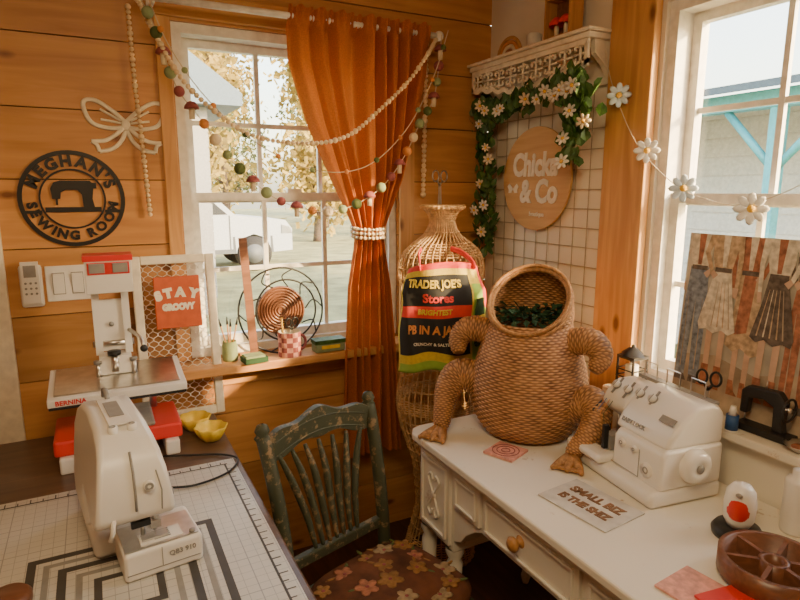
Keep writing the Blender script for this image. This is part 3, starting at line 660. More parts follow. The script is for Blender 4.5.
for r,z in prs:
    for j in range(K): a=2*pi*j/K; rr=max(r,1e-4)*sq(a); vs.append((rr*math.cos(a),rr*math.sin(a)*.92,z))
fs=[(i*K+j,i*K+(j+1)%K,(i+1)*K+(j+1)%K,(i+1)*K+j) for i in range(len(prs)-1) for j in range(K)]
mb.add(vs,fs,'cloth',True)
rc=random.Random(5); spots=[]; tries=0
while len(spots)<18 and tries<4000:
    tries+=1
    p=(rc.uniform(-.16,.16),rc.uniform(-.148,.148))
    if all(math.hypot(p[0]-q[0],p[1]-q[1])>.060 for q in spots): spots.append(p)
for si,(fx,fy) in enumerate(spots):
    md=max(abs(fx),abs(fy)/.92); z0=.0555-.0018*min(1,md/.1)-.0085*max(0,(md-.1)/.085); k=['gold','fadec','gold','rustp'][si%4]; a0=rc.random()*6; sc=rc.uniform(.8,1.4)
    for q in range(5):
        a=a0+q*2*pi/5; mb.sph((fx+.016*sc*math.cos(a),fy+.016*sc*math.sin(a),z0),(.016*sc,.012*sc,.0016),k,8,4,rot=(0,0,a))
    mb.sph((fx,fy,z0+.001),(.006,.006,.002),'mauve',8,4)
    for q in range(3):
        a=a0+.5+q*2.1; mb.sph((fx+.040*math.cos(a),fy+.040*math.sin(a),z0-.002),(.018,.006,.002),'olive' if q%2 else 'gold',8,4,rot=(0,0,a))
mk('seat_cushion',mb,loc=(.675,1.365,.4265),rot=(0,0,math.radians(17)),label='square floral cushion in rust, ochre and cream',cat='cushion')
# ---------------------------------------------------------------- desk
e=emp('desk',(0,0,0),'distressed white vintage desk with paneled drawers','desk')
mb=MB(); pts=[(.925,.33),(.925,1.70),(.945,1.735),(.98,1.75),(1.552,1.75),(1.552,.33)]
mb.prism(pts,.733,.76,'desk'); mb.prism([(.94,.35),(.94,1.69),(.985,1.735),(1.49,1.735),(1.49,.35)],.715,.733,'desk'); mk('desk_top',mb,e,bevel=.006)
mb=MB(); mb.bb((.975,.36,.56),(1.49,1.36,.715),'desk'); mb.bb((.975,1.50,.40),(1.49,1.72,.715),'desk')
Tc=fr((.975,0,0),(0,-1,0),(0,0,1))
poly=[(-1.50,.715),(-1.50,.44),(-1.46,.46),(-1.43,.50),(-1.38,.54),(-1.34,.56),(-1.34,.715)]
mb.prism(poly,-.515,.0,'desk',Tc); mk('carcass',mb,e,bevel=.003)
def drawer(y0,y1,z0,z1,knobs,name='drawer',orn=False):
    mb=MB(); x=.975
    mb.bb((x-.012,y0,z0),(x,y1,z1),'desk'); g=.016
    mb.bb((x-.020,y0+g,z0+g),(x-.012,y1-g,z0+g+.008),'desk'); mb.bb((x-.020,y0+g,z1-g-.008),(x-.012,y1-g,z1-g),'desk'); mb.bb((x-.020,y0+g,z0+g+.008),(x-.012,y0+g+.008,z1-g-.008),'desk'); mb.bb((x-.020,y1-g-.008,z0+g+.008),(x-.012,y1-g,z1-g-.008),'desk')
    if orn:
        cy_,cz_=(y0+y1)/2,(z0+z1)/2
        for s1 in (-1,1):
            for s2 in (-1,1):
                mb.tube(cat_rom([(x-.013,cy_,cz_),(x-.016,cy_+s1*.02,cz_+s2*.03),(x-.016,cy_+s1*.035,cz_+s2*.06),(x-.016,cy_+s1*.015,cz_+s2*.075),(x-.015,cy_+s1*.008,cz_+s2*.055)],6),.004,'desk',6)
        mb.sph((x-.014,cy_,cz_),(.006,.014,.014),'desk')
    d=mk(name,mb,e,bevel=.002)
    for (ky,kz) in knobs:
        mb=MB(); Tk=fr((x-.012,ky,kz),(0,-1,0),(0,0,1)); mb.lathe([(.018,0),(.009,.006),(.008,.014),(.02,.02),(.022,.028),(.015,.036),(0,.038)],'honey',n=20,T=Tk); mk('knob',mb,d,label='round honey-coloured wooden knob')
drawer(1.515,1.705,.42,.70,[],'door',True)
drawer(1.345,1.49,.575,.70,[])
drawer(.93,1.325,.57,.705,[(1.15,.645)])
drawer(.40,.91,.57,.705,[(.66,.638)])
for x,y in ((1.0,1.70),(1.0,1.53),(1.46,1.70),(1.0,.39),(1.46,.39)):
    hgt=.40 if y>1.5 else .56
    mb=MB(); mb.lathe([(.012,0),(.02,.03),(.013,.06),(.02,.15),(.028,hgt-.06),(.02,hgt-.045),(.032,hgt-.02),(.032,hgt)],'desk',n=14); mk('leg',mb,e,loc=(x,y,0))
# ---------------------------------------------------------------- dress form
e=emp('dress_form',(1.25,2.05,0),'woven wicker dress form standing on the floor','dress form')
pf=[(0,.16,.15),(.08,.14,.13),(.25,.10,.095),(.45,.12,.11),(.60,.17,.15),(.72,.19,.165),(.82,.175,.15),(.92,.135,.12),(1.00,.108,.098),(1.08,.122,.108),(1.18,.170,.125),(1.27,.190,.125),(1.33,.178,.11),(1.37,.14,.09),(1.41,.08,.07),(1.44,.058,.058),(1.47,.05,.05),(1.50,.062,.062),(1.525,.088,.085)]
def prz(z):
    for a,b in zip(pf,pf[1:]):
        if a[0]<=z<=b[0]:
            t=(z-a[0])/(b[0]-a[0]); return a[1]+(b[1]-a[1])*t,a[2]+(b[2]-a[2])*t
    return pf[-1][1:]
mb=MB(); ns=38
for j in range(ns):
    a=2*pi*j/ns; Q=cat_rom([(r1*math.cos(a),r2*math.sin(a),z) for z,r1,r2 in pf],3); mb.tube(Q,.0030,'wickl',5)
def ringz(mb,z,r=.003,k='wickl'):
    a1,a2=prz(z); mb.tube([(a1*math.cos(a)*(1+.02*(-1)**i),a2*math.sin(a)*(1+.02*(-1)**i),z) for i,a in enumerate([2*pi*q/60 for q in range(60)])],r,k,5,closed=True)
z=.01
while z<1.525: ringz(mb,z,.0025); z+=.045 if not(.94<z<1.06 or z<.1 or .68<z<.74 or z>1.45 or 1.32<z<1.37) else .010
ringz(mb,.006,.008); ringz(mb,1.523,.008)
mk('wicker_body',mb,e)
e=emp('canvas_apron',(1.140,1.845,1.130),'yellow, black and red printed grocery apron on dress form','apron',rot=(0,0,math.radians(-14)))
mb=MB(); nu,nv=48,36; vs=[]
def surf(u,v):
    th=u*1.22; rx=.172+.006*(1-v)
    if v>.5: rx*=1-.38*(v-.5)
    x=rx*math.sin(th)+.004*math.sin(v*6); y=-.115*math.cos(th)*(1 if v<.5 else 1-.2*(v-.5))+.055+.007*math.sin(u*9+v*2.5)*(1-v*.5); z=v*.205-.030*u*u*(v>0)*v-.010*math.sin(u*5)*(v<-.6); return Vector((x,y,z))
for i in range(nv+1):
    for j in range(nu+1): vs.append(surf(-1+2*j/nu,-1+2*i/nv))
def kk(u,v):
    if u>.80: return 'bagR' if v>.1 else 'bagG'
    if v>.88: return 'bagR'
    if v>.80: return 'bagY'
    if u>.42: return 'bagY' if (v>.60 or u<.46) else 'bagG'
    if u<-.95: return 'bagY'
    if .0<v<.20: return 'bagR'
    if -.66<v<.86: return 'bagK'
    return 'bagG' if v<-.84 else 'bagY'
faces={}
for i in range(nv):
    for j in range(nu):
        k=kk(-1+2*(j+.5)/nu,-1+2*(i+.5)/nv); faces.setdefault(k,[]).append((i*(nu+1)+j,i*(nu+1)+j+1,(i+1)*(nu+1)+j+1,(i+1)*(nu+1)+j))
mb.add(vs,[], 'bagY')
for k,f in faces.items():
    idx=mb.mi(k)
    for q in f: mb.f.append(list(q)); mb.m.append(idx); mb.s.append(True)
mk('cloth_panel',mb,e,solid=.003)
def bt(s_,size,k,x0,z,sx=1,bold=.001):
    mb=MB(); vs,fs=textmesh(s_,size,.001,bold,sx); out=[]
    for v in vs:
        arc=v.x+x0; u=max(-1,min(1,arc/.172/1.22)); vv=max(-1,min(1,(z+v.y)/.205)); p=surf(u,vv)
        n_=Vector((math.sin(u*1.22)*.115,-math.cos(u*1.22)*.172,0)).normalized(); p=Vector((p.x,p.y,z+v.y))+n_*(.0045+v.z); out.append(p)
    mb.add(out,fs,k); mk('lettering',mb,e)
bt("TRADER JOE'S",.040,'bagY',-.060,.125,.84,.0014); bt("Stores",.044,'bagR',-.045,.073,1,.0014); bt("BRIGHTEST",.026,'bagY',-.055,.022,.95); bt("PB IN A JAR",.044,'felto',-.060,-.045,.84,.0014); bt("CRUNCHY & SALTED",.015,'cream',-.06,-.098,1,.0003)
for s in (-1,1):
    mb=MB(); mb.tube(cat_rom([(s*.105,-.030,.175),(s*.10,-.01,.20),(s*.085,.06,.225),(s*.06,.12,.235)],6),.011,'bagR',6,flat=.3); mk('strap',mb,e)
mb=MB(); Tj=fr((.118,-.050,-.03),(.74,.67,0),(0,0,1))
mb.prism([(-.026,-.08),(.026,-.08),(.034,-.068),(.034,.060),(.024,.078),(.024,.098),(-.024,.098),(-.024,.078),(-.034,.060),(-.034,-.068)],.0,.007,'dgreen',Tj); mb.prism([(-.032,-.045),(.032,-.045),(.032,.035),(-.032,.035)],.007,.009,'bagY',Tj); mb.sph((0,-.005,.009),(.015,.028,.002),'green',10,6,T=Tj); mk('printed_jar',mb,e)
# ---------------------------------------------------------------- wicker frog planter
def weave_tube(mb,Pp,rad,seg=32,rowh=.011,stk=8,k='wick',amp=.0022,keep=None,endcap=True):
    Pp=[Vector(p) for p in Pp]; L=[0]
    for a,b in zip(Pp,Pp[1:]): L.append(L[-1]+(b-a).length)
    tot=L[-1]; rows=max(4,int(tot/rowh)); ns=rows*4
    def at(t):
        for i in range(len(L)-1):
            if t<=L[i+1]+1e-9: f=(t-L[i])/max(L[i+1]-L[i],1e-9); return Pp[i].lerp(Pp[i+1],f),rad[i]+(rad[i+1]-rad[i])*f,(Pp[i+1]-Pp[i]).normalized()
        return Pp[-1],rad[-1],(Pp[-1]-Pp[-2]).normalized()
    vs=[];wv=[]; nrm=None
    for s in range(ns+1):
        p,r,t=at(tot*s/ns); row=int(s//4); fr_=(s%4)/4
        up=Vector((0,1,0)) if abs(t.y)<.9 else Vector((1,0,0))
        if nrm is None: nrm=(up-t*up.dot(t)).normalized()
        nrm=(nrm-t*nrm.dot(t)).normalized(); b=t.cross(nrm)
        for j in range(seg):
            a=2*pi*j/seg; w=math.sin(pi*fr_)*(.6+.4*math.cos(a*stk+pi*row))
            rr=r+amp*(w*2-1); vs.append(p+(nrm*math.cos(a)+b*math.sin(a))*rr); wv.append(.9*w)  # weave value drops between strands, so the painted recess shade follows the grooves
    fs=[(i*seg+j,i*seg+(j+1)%seg,(i+1)*seg+(j+1)%seg,(i+1)*seg+j) for i in range(ns) for j in range(seg)]
    if keep: fs=[f for f in fs if keep(sum((vs[q] for q in f),Vector())/4)]
    elif endcap: fs+=[tuple(range(seg-1,-1,-1)),tuple(ns*seg+j for j in range(seg))]
    mb.add(vs,fs,k,True,wv=wv)
e=emp('wicker_frog_planter',(1.295,1.535,.762),'large brown wicker frog-shaped basket sitting on the desk','basket',rot=(0,0,math.radians(-56)))
mb=MB()
bp=[(0,.115),(.012,.150),(.05,.178),(.11,.195),(.17,.198),(.23,.190),(.29,.173),(.34,.152),(.375,.138),(.395,.132)]
weave_tube(mb,[(0,0,z) for z,_ in bp],[r for _,r in bp],240,.0082,34,endcap=False,amp=.0024)
mk('body',mb,e)
mb=MB(); hc=Vector((0,.0,.42)); HR=.138; HZ=.158; nn=Vector((.0,-.70,.71)).normalized(); off=.055
hp=[]
for i in range(17): t=-.25+ (1.5+.25)*i/16; hp.append((hc.z+HZ*math.sin(t) , HR*math.cos(t)))
weave_tube(mb,[(0,.0,z) for z,_ in hp],[r for _,r in hp],220,.0082,28,keep=lambda c:(c-hc).dot(nn)<off,amp=.0024)
U_=Vector((1,0,0)); V_=nn.cross(U_).normalized(); rim=[]
for i in range(56):
    a=2*pi*i/56; d=U_*math.cos(a)+V_*math.sin(a); p0=hc+nn*off
    lo,hi=0,.3
    for _ in range(24):
        mid=(lo+hi)/2; q=p0+d*mid-hc; val=(q.x/HR)**2+(q.y/HR)**2+(q.z/HZ)**2
        if val<1: lo=mid
        else: hi=mid
    rim.append(p0+d*lo)
mb.tube(rim,.010,'wickf',8,closed=True); mb.tube([p+nn*.010+(p-hc).normalized()*.006 for p in rim],.007,'wickf',6,closed=True); mb.tube([p-nn*.014+(p-hc).normalized()*.009 for p in rim],.007,'wickf',6,closed=True)
mk('head_opening',mb,e)
mb=MB()
for i in range(120):
    a=R.random()*6.28; r=math.sqrt(R.random())*.105; m=Matrix.Translation((r*math.cos(a),.0+r*math.sin(a),.39+.04*R.random()))@Euler((R.uniform(-.8,.8),R.uniform(-.8,.8),a)).to_matrix().to_4x4()
    mb.add([(0,-.01,0),(.02,-.012,.004),(.038,0,0),(.02,.012,.004)],[(0,1,2,3)],'dgreen',False,m)
o=mk('moss_filling',mb,e); o['kind']='stuff'
for s in (-1,1):
    mb=MB(); Q=cat_rom([(s*.10,-.01,.315),(s*.165,-.02,.345),(s*.218,-.035,.345),(s*.242,-.055,.31),(s*.228,-.085,.268)],4)
    rr=[.042,.043,.044,.045,.045,.045,.045,.044,.043,.042,.040,.038,.036,.033,.029,.024,.016]
    weave_tube(mb,Q,rr[:len(Q)],64,.0075,10,amp=.0018); mk('arm',mb,e)
    mb=MB()
    if s>0: kp=[(.10,-.05,.08),(.16,-.05,.13),(.215,-.06,.160),(.250,-.095,.142),(.238,-.145,.09),(.205,-.18,.04),(.20,-.19,.025)]
    else: kp=[(-.10,-.05,.12),(-.175,-.06,.18),(-.23,-.075,.190),(-.255,-.11,.145),(-.255,-.145,.085),(-.250,-.175,.035),(-.25,-.185,.022)]
    Q=cat_rom(kp,4); rr=[.058,.058,.058,.057,.057,.056,.055,.054,.053,.052,.050,.048,.046,.044,.041,.039,.036,.034,.032,.030,.028,.026,.024,.022,.020]
    weave_tube(mb,Q,rr[:len(Q)],64,.0075,12,amp=.0018); leg=mk('leg',mb,e)
    mb=MB(); fx,fy=kp[-1][0],kp[-1][1]
    for q in (-1,0,1): mb.tube([(fx,fy+.005,.02),(fx+q*.028,fy-.045,.012),(fx+q*.044,fy-.075,.008)],[.022,.015,.007],'wickf',8)
    for q in (-.5,.5): mb.prism([(fx,fy),(fx+(q-.5)*.044,fy-.07),(fx+(q+.5)*.044,fy-.07)],.005,.013,'wickf')
    mk('foot',mb,leg)
# ---------------------------------------------------------------- desk objects
mb=MB(); mb.bb((-.052,-.052,0),(.052,.052,.008),'pink'); 
for r_ in (.015,.03,.044): mb.ring(r_-.003,r_,.008,.0092,'mauve')
mk('coaster',mb,loc=(1.115,1.42,.761),rot=(0,0,math.radians(22)),label='square pink ceramic coaster on the white desk',cat='coaster',bevel=.003)
e=emp('desk_sign',(1.12,1.060,.761),'light grey plate with bold brown lettering on desk','sign',rot=(0,0,math.radians(6)))
mb=MB(); mb.bb((-.08,-.112,0),(.08,.112,.004),'slate'); mk('plate',mb,e,bevel=.003)
mb=MB(); mb.text('SMALL BIZ',.042,'letb',fr((.026,0,.005),(0,-1,0),(1,0,0)),.0006,.0020,.84); mk('lettering',mb,e)
mb=MB(); mb.text('IS THE SHIZ',.038,'letb',fr((-.026,0,.005),(0,-1,0),(1,0,0)),.0006,.0020,.80); mk('lettering',mb,e)
# serger
e=emp('serger_machine',(1.385,1.11,.761),'white overlock serger sewing machine on the desk','sewing machine',rot=(0,0,math.radians(-98)))
Ts=fr((0,0,0),(0,1,0),(0,0,1))
mb=MB(); mb.prism([(-.13,0),(.11,0),(.11,.05),(-.115,.05),(-.135,.035)],-.17,.17,P,Ts); mk('base',mb,e,bevel=.014,bseg=3,sm=True)
mb=MB(); mb.prism([(-.105,.045),(.105,.045),(.105,.16),(-.088,.16),(-.103,.14)],-.02,.17,P,Ts); mk('lower_body',mb,e,bevel=.012,bseg=3,sm=True)
mb=MB(); mb.prism([(-.088,.155),(.105,.155),(.105,.240),(.085,.262),(.06,.270),(.01,.266),(-.04,.228),(-.07,.19)],-.04,.165,P,Ts); mk('upper_body',mb,e,bevel=.014,bseg=4,sm=True)
mb=MB(); mb.prism([(-.03,.160),(.10,.135),(.105,.232),(.08,.256),(.01,.256),(-.035,.220),(-.05,.19)],-.155,-.038,P,Ts); mk('needle_head',mb,e,bevel=.016,bseg=4,sm=True)
mb=MB(); mb.bb((-.18,-.150,.045),(-.02,.09,.072),P); mk('cutting_bed',mb,e,bevel=.012,bseg=3,sm=True)
mb=MB(); mb.bb((-.170,-.10,.072),(-.05,.06,.075),'steel'); mk('needle_plate',mb,e)
mb=MB(); mb.prism([(-.17,-.13),(-.205,-.115),(-.235,-.05),(-.226,.03),(-.17,.06)],.018,.055,P); mk('waste_tray',mb,e,bevel=.010,bseg=3,sm=True)
mb=MB(); mb.cyl((-.10,-.02,.17),(-.10,-.02,.09),.0045,'steel'); mb.cyl((-.085,-.02,.17),(-.085,-.02,.09),.0035,'steel'); mb.bb((-.115,-.06,.076),(-.075,.0,.083),'steel'); mb.bb((-.135,-.07,.076),(-.120,-.03,.14),'blackp'); mb.bb((-.075,-.095,.076),(-.040,-.060,.12),'greyp'); mb.bb((-.062,-.11,.078),(-.050,-.095,.15),'blackp'); mk('presser_foot',mb,e)
mb=MB()
for q in range(3): mb.tube([(-.13+q*.014,-.045,.20),(-.128+q*.014,-.078,.165),(-.115+q*.008,-.072,.12),(-.105+q*.004,-.05,.09)],.0012,['blue','felto','dgreen'][q],4)
mb.tube([(-.14,-.055,.19),(-.14,-.085,.165),(-.13,-.088,.13)],.0035,'blackp',6); mk('threads',mb,e)
for i in range(4):
    mb=MB(); Tk=fr((-.118+.050*i,-.017,.242 if i<2 else .247),(1,0,0),(0,.70,.71)); mb.bb((-.004,-.03,0),(.004,.03,.0015),'greyp',Tk); mb.cyl((0,0,.0),(0,0,.013),.0115,P,T=Tk,n=20); mb.ring(.0117,.0135,.0,.004,'greyp',Tk,24); mb.bb((-.001,-.011,.013),(.001,.011,.0142),'greyp',Tk); mk('tension_dial',mb,e)
mb=MB(); mb.lathe([(.046,0),(.048,.008),(.046,.020),(.038,.028),(.020,.031),(.018,.028),(0,.028)],P,n=32,T=fr((.168,0,.11),(0,1,0),(0,0,1))); mb.cyl((.195,0,.11),(.1985,0,.11),.012,'greyp'); mk('hand_wheel',mb,e)
for x,z,r,y0 in ((.12,.09,.020,-.098),(.02,.128,.012,-.098),(.07,.128,.010,-.098)): mb=MB(); mb.cyl((x,y0,z),(x,y0-.012,z),r,P,n=24); mb.ring(r*.3,r*.5,0,.001,'greyp',fr((x,y0-.012,z),(1,0,0),(0,0,1)),20); mk('setting_knob',mb,e)
mb=MB(); mb.bb((-.02,-.1062,.055),(.09,-.105,.057),'greyp'); mb.bb((.088,-.1062,.057),(.09,-.105,.135),'greyp'); mk('door_seam',mb,e)
mb=MB(); mb.text('BABY LOCK',.017,'greyp',fr((.03,-.0805,.185),(1,0,0),(0,.42,.91)),.0008,.0003); mk('lettering',mb,e)
mb=MB(); mb.prism([(.10,-.04),(.15,-.04),(.15,-.02),(.10,-.02)],0,.003,'greyp',fr((0,-.030,.245),(1,0,0),(0,.70,.71))); mk('display',mb,e)
mb=MB(); mb.bb((-.13,.07,.258),(.15,.095,.268),'greyp'); mk('thread_stand',mb,e)
for x in (-.12,-.03,.06): mb=MB(); mb.tube([(x,.085,.266),(x,.085,.31),(x+.05,.085,.31),(x+.05,.085,.266)],.0022,'steel',5); mk('thread_guide',mb,e)
e=emp('needle_gadget',(1.335,.79,.761),'white and red rounded device on black base','device')
mb=MB(); mb.lathe([(0,0),(.056,0),(.058,.012),(.05,.024),(.02,.027),(0,.027)],'blackp',n=32); mk('base',mb,e)
mb=MB(); mb.lathe([(0,.02),(.022,.022),(.034,.045),(.036,.085),(.032,.115),(.02,.132),(0,.137)],P,n=28); mk('shell',mb,e)
mb=MB(); Tg=Matrix.Rotation(math.radians(25),4,'Z'); mb.sph((-.014,0,.076),(.0245,.028,.046),'red',18,12,T=Tg); mb.sph((-.036,0,.118),(.004,.008,.006),'greyp',8,6,T=Tg); mk('red_cover',mb,e)
e=emp('segmented_tray',(1.235,.645,.761),'round dark wooden tray with divided compartments','tray')
mb=MB(); n=40; mb.lathe([(0,0),(.10,0),(.108,.01),(.108,.055),(.096,.055),(.094,.012),(0,.012)],'walnut',n=n); mk('bowl_rim',mb,e)
mb=MB(); mb.lathe([(.03,.01),(.03,.05),(.02,.05),(.02,.015)],'walnut',n=24)
for i in range(6): a=i*pi/3+.3; mb.box((.062*math.cos(a),.062*math.sin(a),.03),(.07,.009,.04),'walnut',(0,0,a))
mk('divider',mb,e)
for i,(k,x,y,rz,z) in enumerate((('pink',1.06,.70,.1,.761),('red',1.085,.62,-.15,.767))):
    mb=MB(); mb.bb((-.06,-.055,0),(.06,.055,.005),k); mb.bb((-.04,-.045,.005),(.04,-.035,.0055),'cream'); mk('card_packet',mb,loc=(x,y,z),rot=(0,0,rz),label=('flat pink card packet on the desk','flat red card packet on the desk')[i],cat='card packet')
mb=MB(); mb.lathe([(0,0),(.03,0),(.032,.005),(.032,.13),(.028,.14),(.018,.145),(.018,.16),(0,.16)],P,n=24); mk('bottle',mb,loc=(1.475,.735,.761),label='plain white cylindrical bottle on the desk',cat='bottle')
# ---------------------------------------------------------------- ledge objects
lz=.931
e=emp('lantern',(1.60,1.365,lz),'small black metal lantern with cut-out sides','lantern')
mb=MB(); w=.036
mb.bb((-w,-w,0),(w,w,.01),'black'); mb.bb((-w,-w,.095),(w,w,.105),'black')
for a in(-1,1):
    for b in(-1,1): mb.bb((a*w-a*.006,b*w-b*.006,.01),(a*w,b*w,.095),'black')
for s in (-1,1):
    for z in (.03,.055): mb.bb((-w,s*w-.001,z),(w,s*w+.001,z+.004),'black'); mb.bb((s*w-.001,-w,z),(s*w+.001,w,z+.004),'black')
mb.lathe([(.050,.105),(.02,.128),(.008,.132),(.008,.14),(0,.142)],'black',n=4); mk('cage',mb,e)
mb=MB(); mb.cyl((0,0,.01),(0,0,.07),.022,'cream'); mk('candle',mb,e)
mb=MB(); mb.lathe([(0,0),(.024,0),(.025,.03),(.02,.034),(0,.034)],'amber',n=20); mk('candle_jar',mb,loc=(1.575,1.28,lz),label='small dark red candle jar on window ledge',cat='candle')
mb=MB(); mb.lathe([(0,0),(.02,0),(.02,.04),(.016,.045),(0,.045)],'pink',n=20); mk('candle_jar',mb,loc=(1.60,1.235,lz),label='small pink candle jar on window ledge',cat='candle')
# canvas art
e=emp('art_print',(1.618,.97,lz),'unframed canvas print of figures in long skirts','art print',rot=(0,math.radians(3.5),0))
mb=MB(); mb.bb((0,-.25,0),(.016,.25,.53),'paper'); mk('canvas',mb,e)
mb=MB(); Ta=fr((-.0006,0,0),(0,-1,0),(0,0,1))
mb.prism([(-.248,.003),(.248,.003),(.248,.15),(.15,.18),(.0,.14),(-.12,.17),(-.248,.15)],0,.0006,'bgp',Ta)
rp=random.Random(3)
def PL(pts,k,d,x,m=1):
    S=1.12; q=[(max(-.2495,min(.2495,x+m*a*S)),min(.529,b*S+.055)) for a,b in pts]; q=[(a,max(b,.003)) for a,b in q]
    mb.prism(q,d,d+.0004,k,Ta)
def fig(x,kind,ks,kt,d,m=1):
    if kind=='skirt':
        for q in(-.018,.018): PL([(q-.008,.03),(q+.006,.03),(q+.009,.19),(q-.009,.19)],'skin',d,x,m); PL([(q-.010,.012),(q+.022,.012),(q+.012,.022),(q+.010,.075),(q-.010,.075)],'rustp',d+.0002,x,m)
        PL([(-.052,.175),(-.035,.163),(-.015,.173),(.008,.161),(.03,.171),(.050,.165),(.055,.185),(.040,.255),(.022,.335),(-.022,.335),(-.034,.255)],ks,d+.0005,x,m)
        for q in(-.035,-.018,-.002,.015,.030): PL([(q-.0015,.180),(q+.002,.180),(q*.5+.001,.30),(q*.5,.30)],rp.choice(['bgp','ivory','tan']),d+.001,x,m)
    elif kind=='dress':
        for q in(-.012,.02): PL([(q-.007,.03),(q+.006,.03),(q+.008,.16),(q-.008,.16)],'skin',d,x,m); PL([(q-.010,.010),(q+.020,.010),(q+.010,.022),(q+.004,.05),(q-.009,.05)],'rustp',d+.0002,x,m)
        PL([(-.045,.14),(-.02,.125),(.0,.138),(.028,.12),(.048,.13),(.040,.20),(.030,.335),(-.024,.335),(-.032,.22)],ks,d+.0005,x,m); PL([(-.022,.17),(.010,.18),(.018,.33),(-.014,.33)],kt,d+.0009,x,m)
    else:
        PL([(-.036,.03),(-.008,.03),(.0,.26),(.004,.335),(-.026,.335),(-.032,.24)],ks,d,x,m); PL([(.006,.03),(.036,.03),(.034,.24),(.026,.335),(-.006,.335),(.0,.25)],ks,d+.0003,x,m)
        for q in(-.022,.02): PL([(q-.014,.012),(q+.022,.012),(q+.014,.03),(q-.012,.032)],'darkp',d+.0006,x,m); PL([(q-.001,.05),(q+.002,.05),(q+.001,.25),(q,.25)],'bgp',d+.0007,x,m)
    PL([(-.022,.33),(.024,.33),(.034,.37),(.036,.43),(-.036,.43),(-.030,.37)],kt,d+.0012,x,m)
    PL([(-.022,.326),(.024,.326),(.024,.338),(-.022,.338)],'darkp',d+.0014,x,m)
    PL([(-.006,.34),(.004,.34),(.010,.43),(-.010,.43)],'ivory' if kt!='ivory' else 'rustp',d+.0016,x,m)
    PL([(.034,.43),(.046,.43),(.058,.375),(.036,.320),(.028,.330),(.044,.375),(.030,.41)],kt,d+.0017,x,m); PL([(.036,.32),(.028,.33),(.014,.318),(.026,.306)],'skin',d+.0019,x,m)
    PL([(-.034,.43),(-.046,.43),(-.050,.36),(-.046,.29),(-.036,.29),(-.038,.36),(-.026,.41)],kt,d+.0017,x,m); PL([(-.047,.29),(-.036,.29),(-.034,.265),(-.044,.262)],'skin',d+.0019,x,m)
for i,(x,kd,ks,kt,m_) in enumerate([(-.205,'pants','denim','ivory',1),(-.125,'skirt','ivory','tan',-1),(-.045,'dress','tan','rustp',1),(.035,'skirt','darkp','ivory',1),(.115,'pants','rustp','darkp',-1),(.19,'skirt','tan','denim',1)]): fig(x,kd,ks,kt,.001+.0022*(i%2),m_)
mk('painted_figures',mb,e)
e=emp('vintage_sewing_machine',(1.590,.905,lz),'small black antique hand-crank sewing machine','sewing machine',rot=(0,0,math.radians(-90)))
mb=MB(); mb.bb((-.065,-.030,0),(.085,.018,.02),'black'); mk('base',mb,e,bevel=.003)
mb=MB(); mb.prism([(.03,.018),(.06,.018),(.055,.05),(.06,.105),(.04,.13),(-.045,.125),(-.062,.11),(-.062,.045),(-.042,.045),(-.038,.092),(.0,.098),(.028,.085)],-.013,.013,'black',XZ); mk('body',mb,e,bevel=.005)
mb=MB(); mb.tube([(.07,.030*math.cos(a)-.01,.09+.030*math.sin(a)) for a in [2*pi*i/20 for i in range(20)]],.0035,'black',6,closed=True); mb.cyl((.058,-.01,.09),(.074,-.01,.09),.006,'steel'); mb.box((.07,-.01,.09),(.003,.056,.004),'black'); mk('hand_wheel',mb,e)
mb=MB(); mb.cyl((-.052,0,.02),(-.052,0,.05),.002,'steel',n=8); mb.cyl((.0,0,.12),(.0,0,.15),.002,'steel',n=8); mk('needle_bar',mb,e)
scissors('scissors',(1.538,1.04,lz+.09),(0,0,math.radians(-75)),'black handled scissors propped on the ledge',1.05)
e=emp('thread_spool',(1.532,.955,lz),'blue thread spool on white plastic ends','thread spool')
mb=MB(); mb.cyl((0,0,.004),(0,0,.046),.0165,'blue',n=20); mk('thread',mb,e)
mb=MB(); mb.cyl((0,0,0),(0,0,.004),.019,P,n=20); mb.cyl((0,0,.046),(0,0,.072),.012,P,r2=.007,n=20); mk('spool',mb,e)
mb=MB(); mb.lathe([(0,0),(.02,0),(.032,.010),(.042,.018),(.040,.019),(.028,.012),(0,.004)],'steel',n=28); mb.cyl((0,0,.006),(0,0,.012),.024,'rustp',n=20); mk('pin_dish',mb,loc=(1.562,.785,lz),label='small shallow metal pin dish on window ledge',cat='dish')
# ---------------------------------------------------------------- right wall decor
e=emp('scalloped_shelf',(0,0,0),'cream wooden wall shelf with scalloped cut-out apron','shelf')
mb=MB(); mb.bb((1.555,1.605,2.105),(W,2.335,2.125),'shelf'); mb.bb((1.542,1.595,2.1255),(W,2.338,2.138),'shelf'); mk('shelf_board',mb,e,bevel=.004)
mb=MB(); Tq=fr((1.575,0,0),(0,-1,0),(0,0,1)); y0,y1=-2.325,-1.62; n=80
top=[];bot=[]
for i in range(n+1):
    t=i/n; x=y0+(y1-y0)*t; zb=2.004-.014*abs(math.sin(pi*t*9))-.018*math.cos(2*pi*(t-.5)); bot.append((x,zb)); top.append((x,zb+.018))
for i in range(n): mb.prism([bot[i],bot[i+1],top[i+1],top[i]],0,.012,'shelf',Tq)
mb.prism([(y0,2.088),(y1,2.088),(y1,2.105),(y0,2.105)],0,.012,'shelf',Tq)
for x in (y0,y1-.014): mb.prism([(x,2.015),(x+.014,2.015),(x+.014,2.09),(x,2.09)],0,.012,'shelf',Tq)
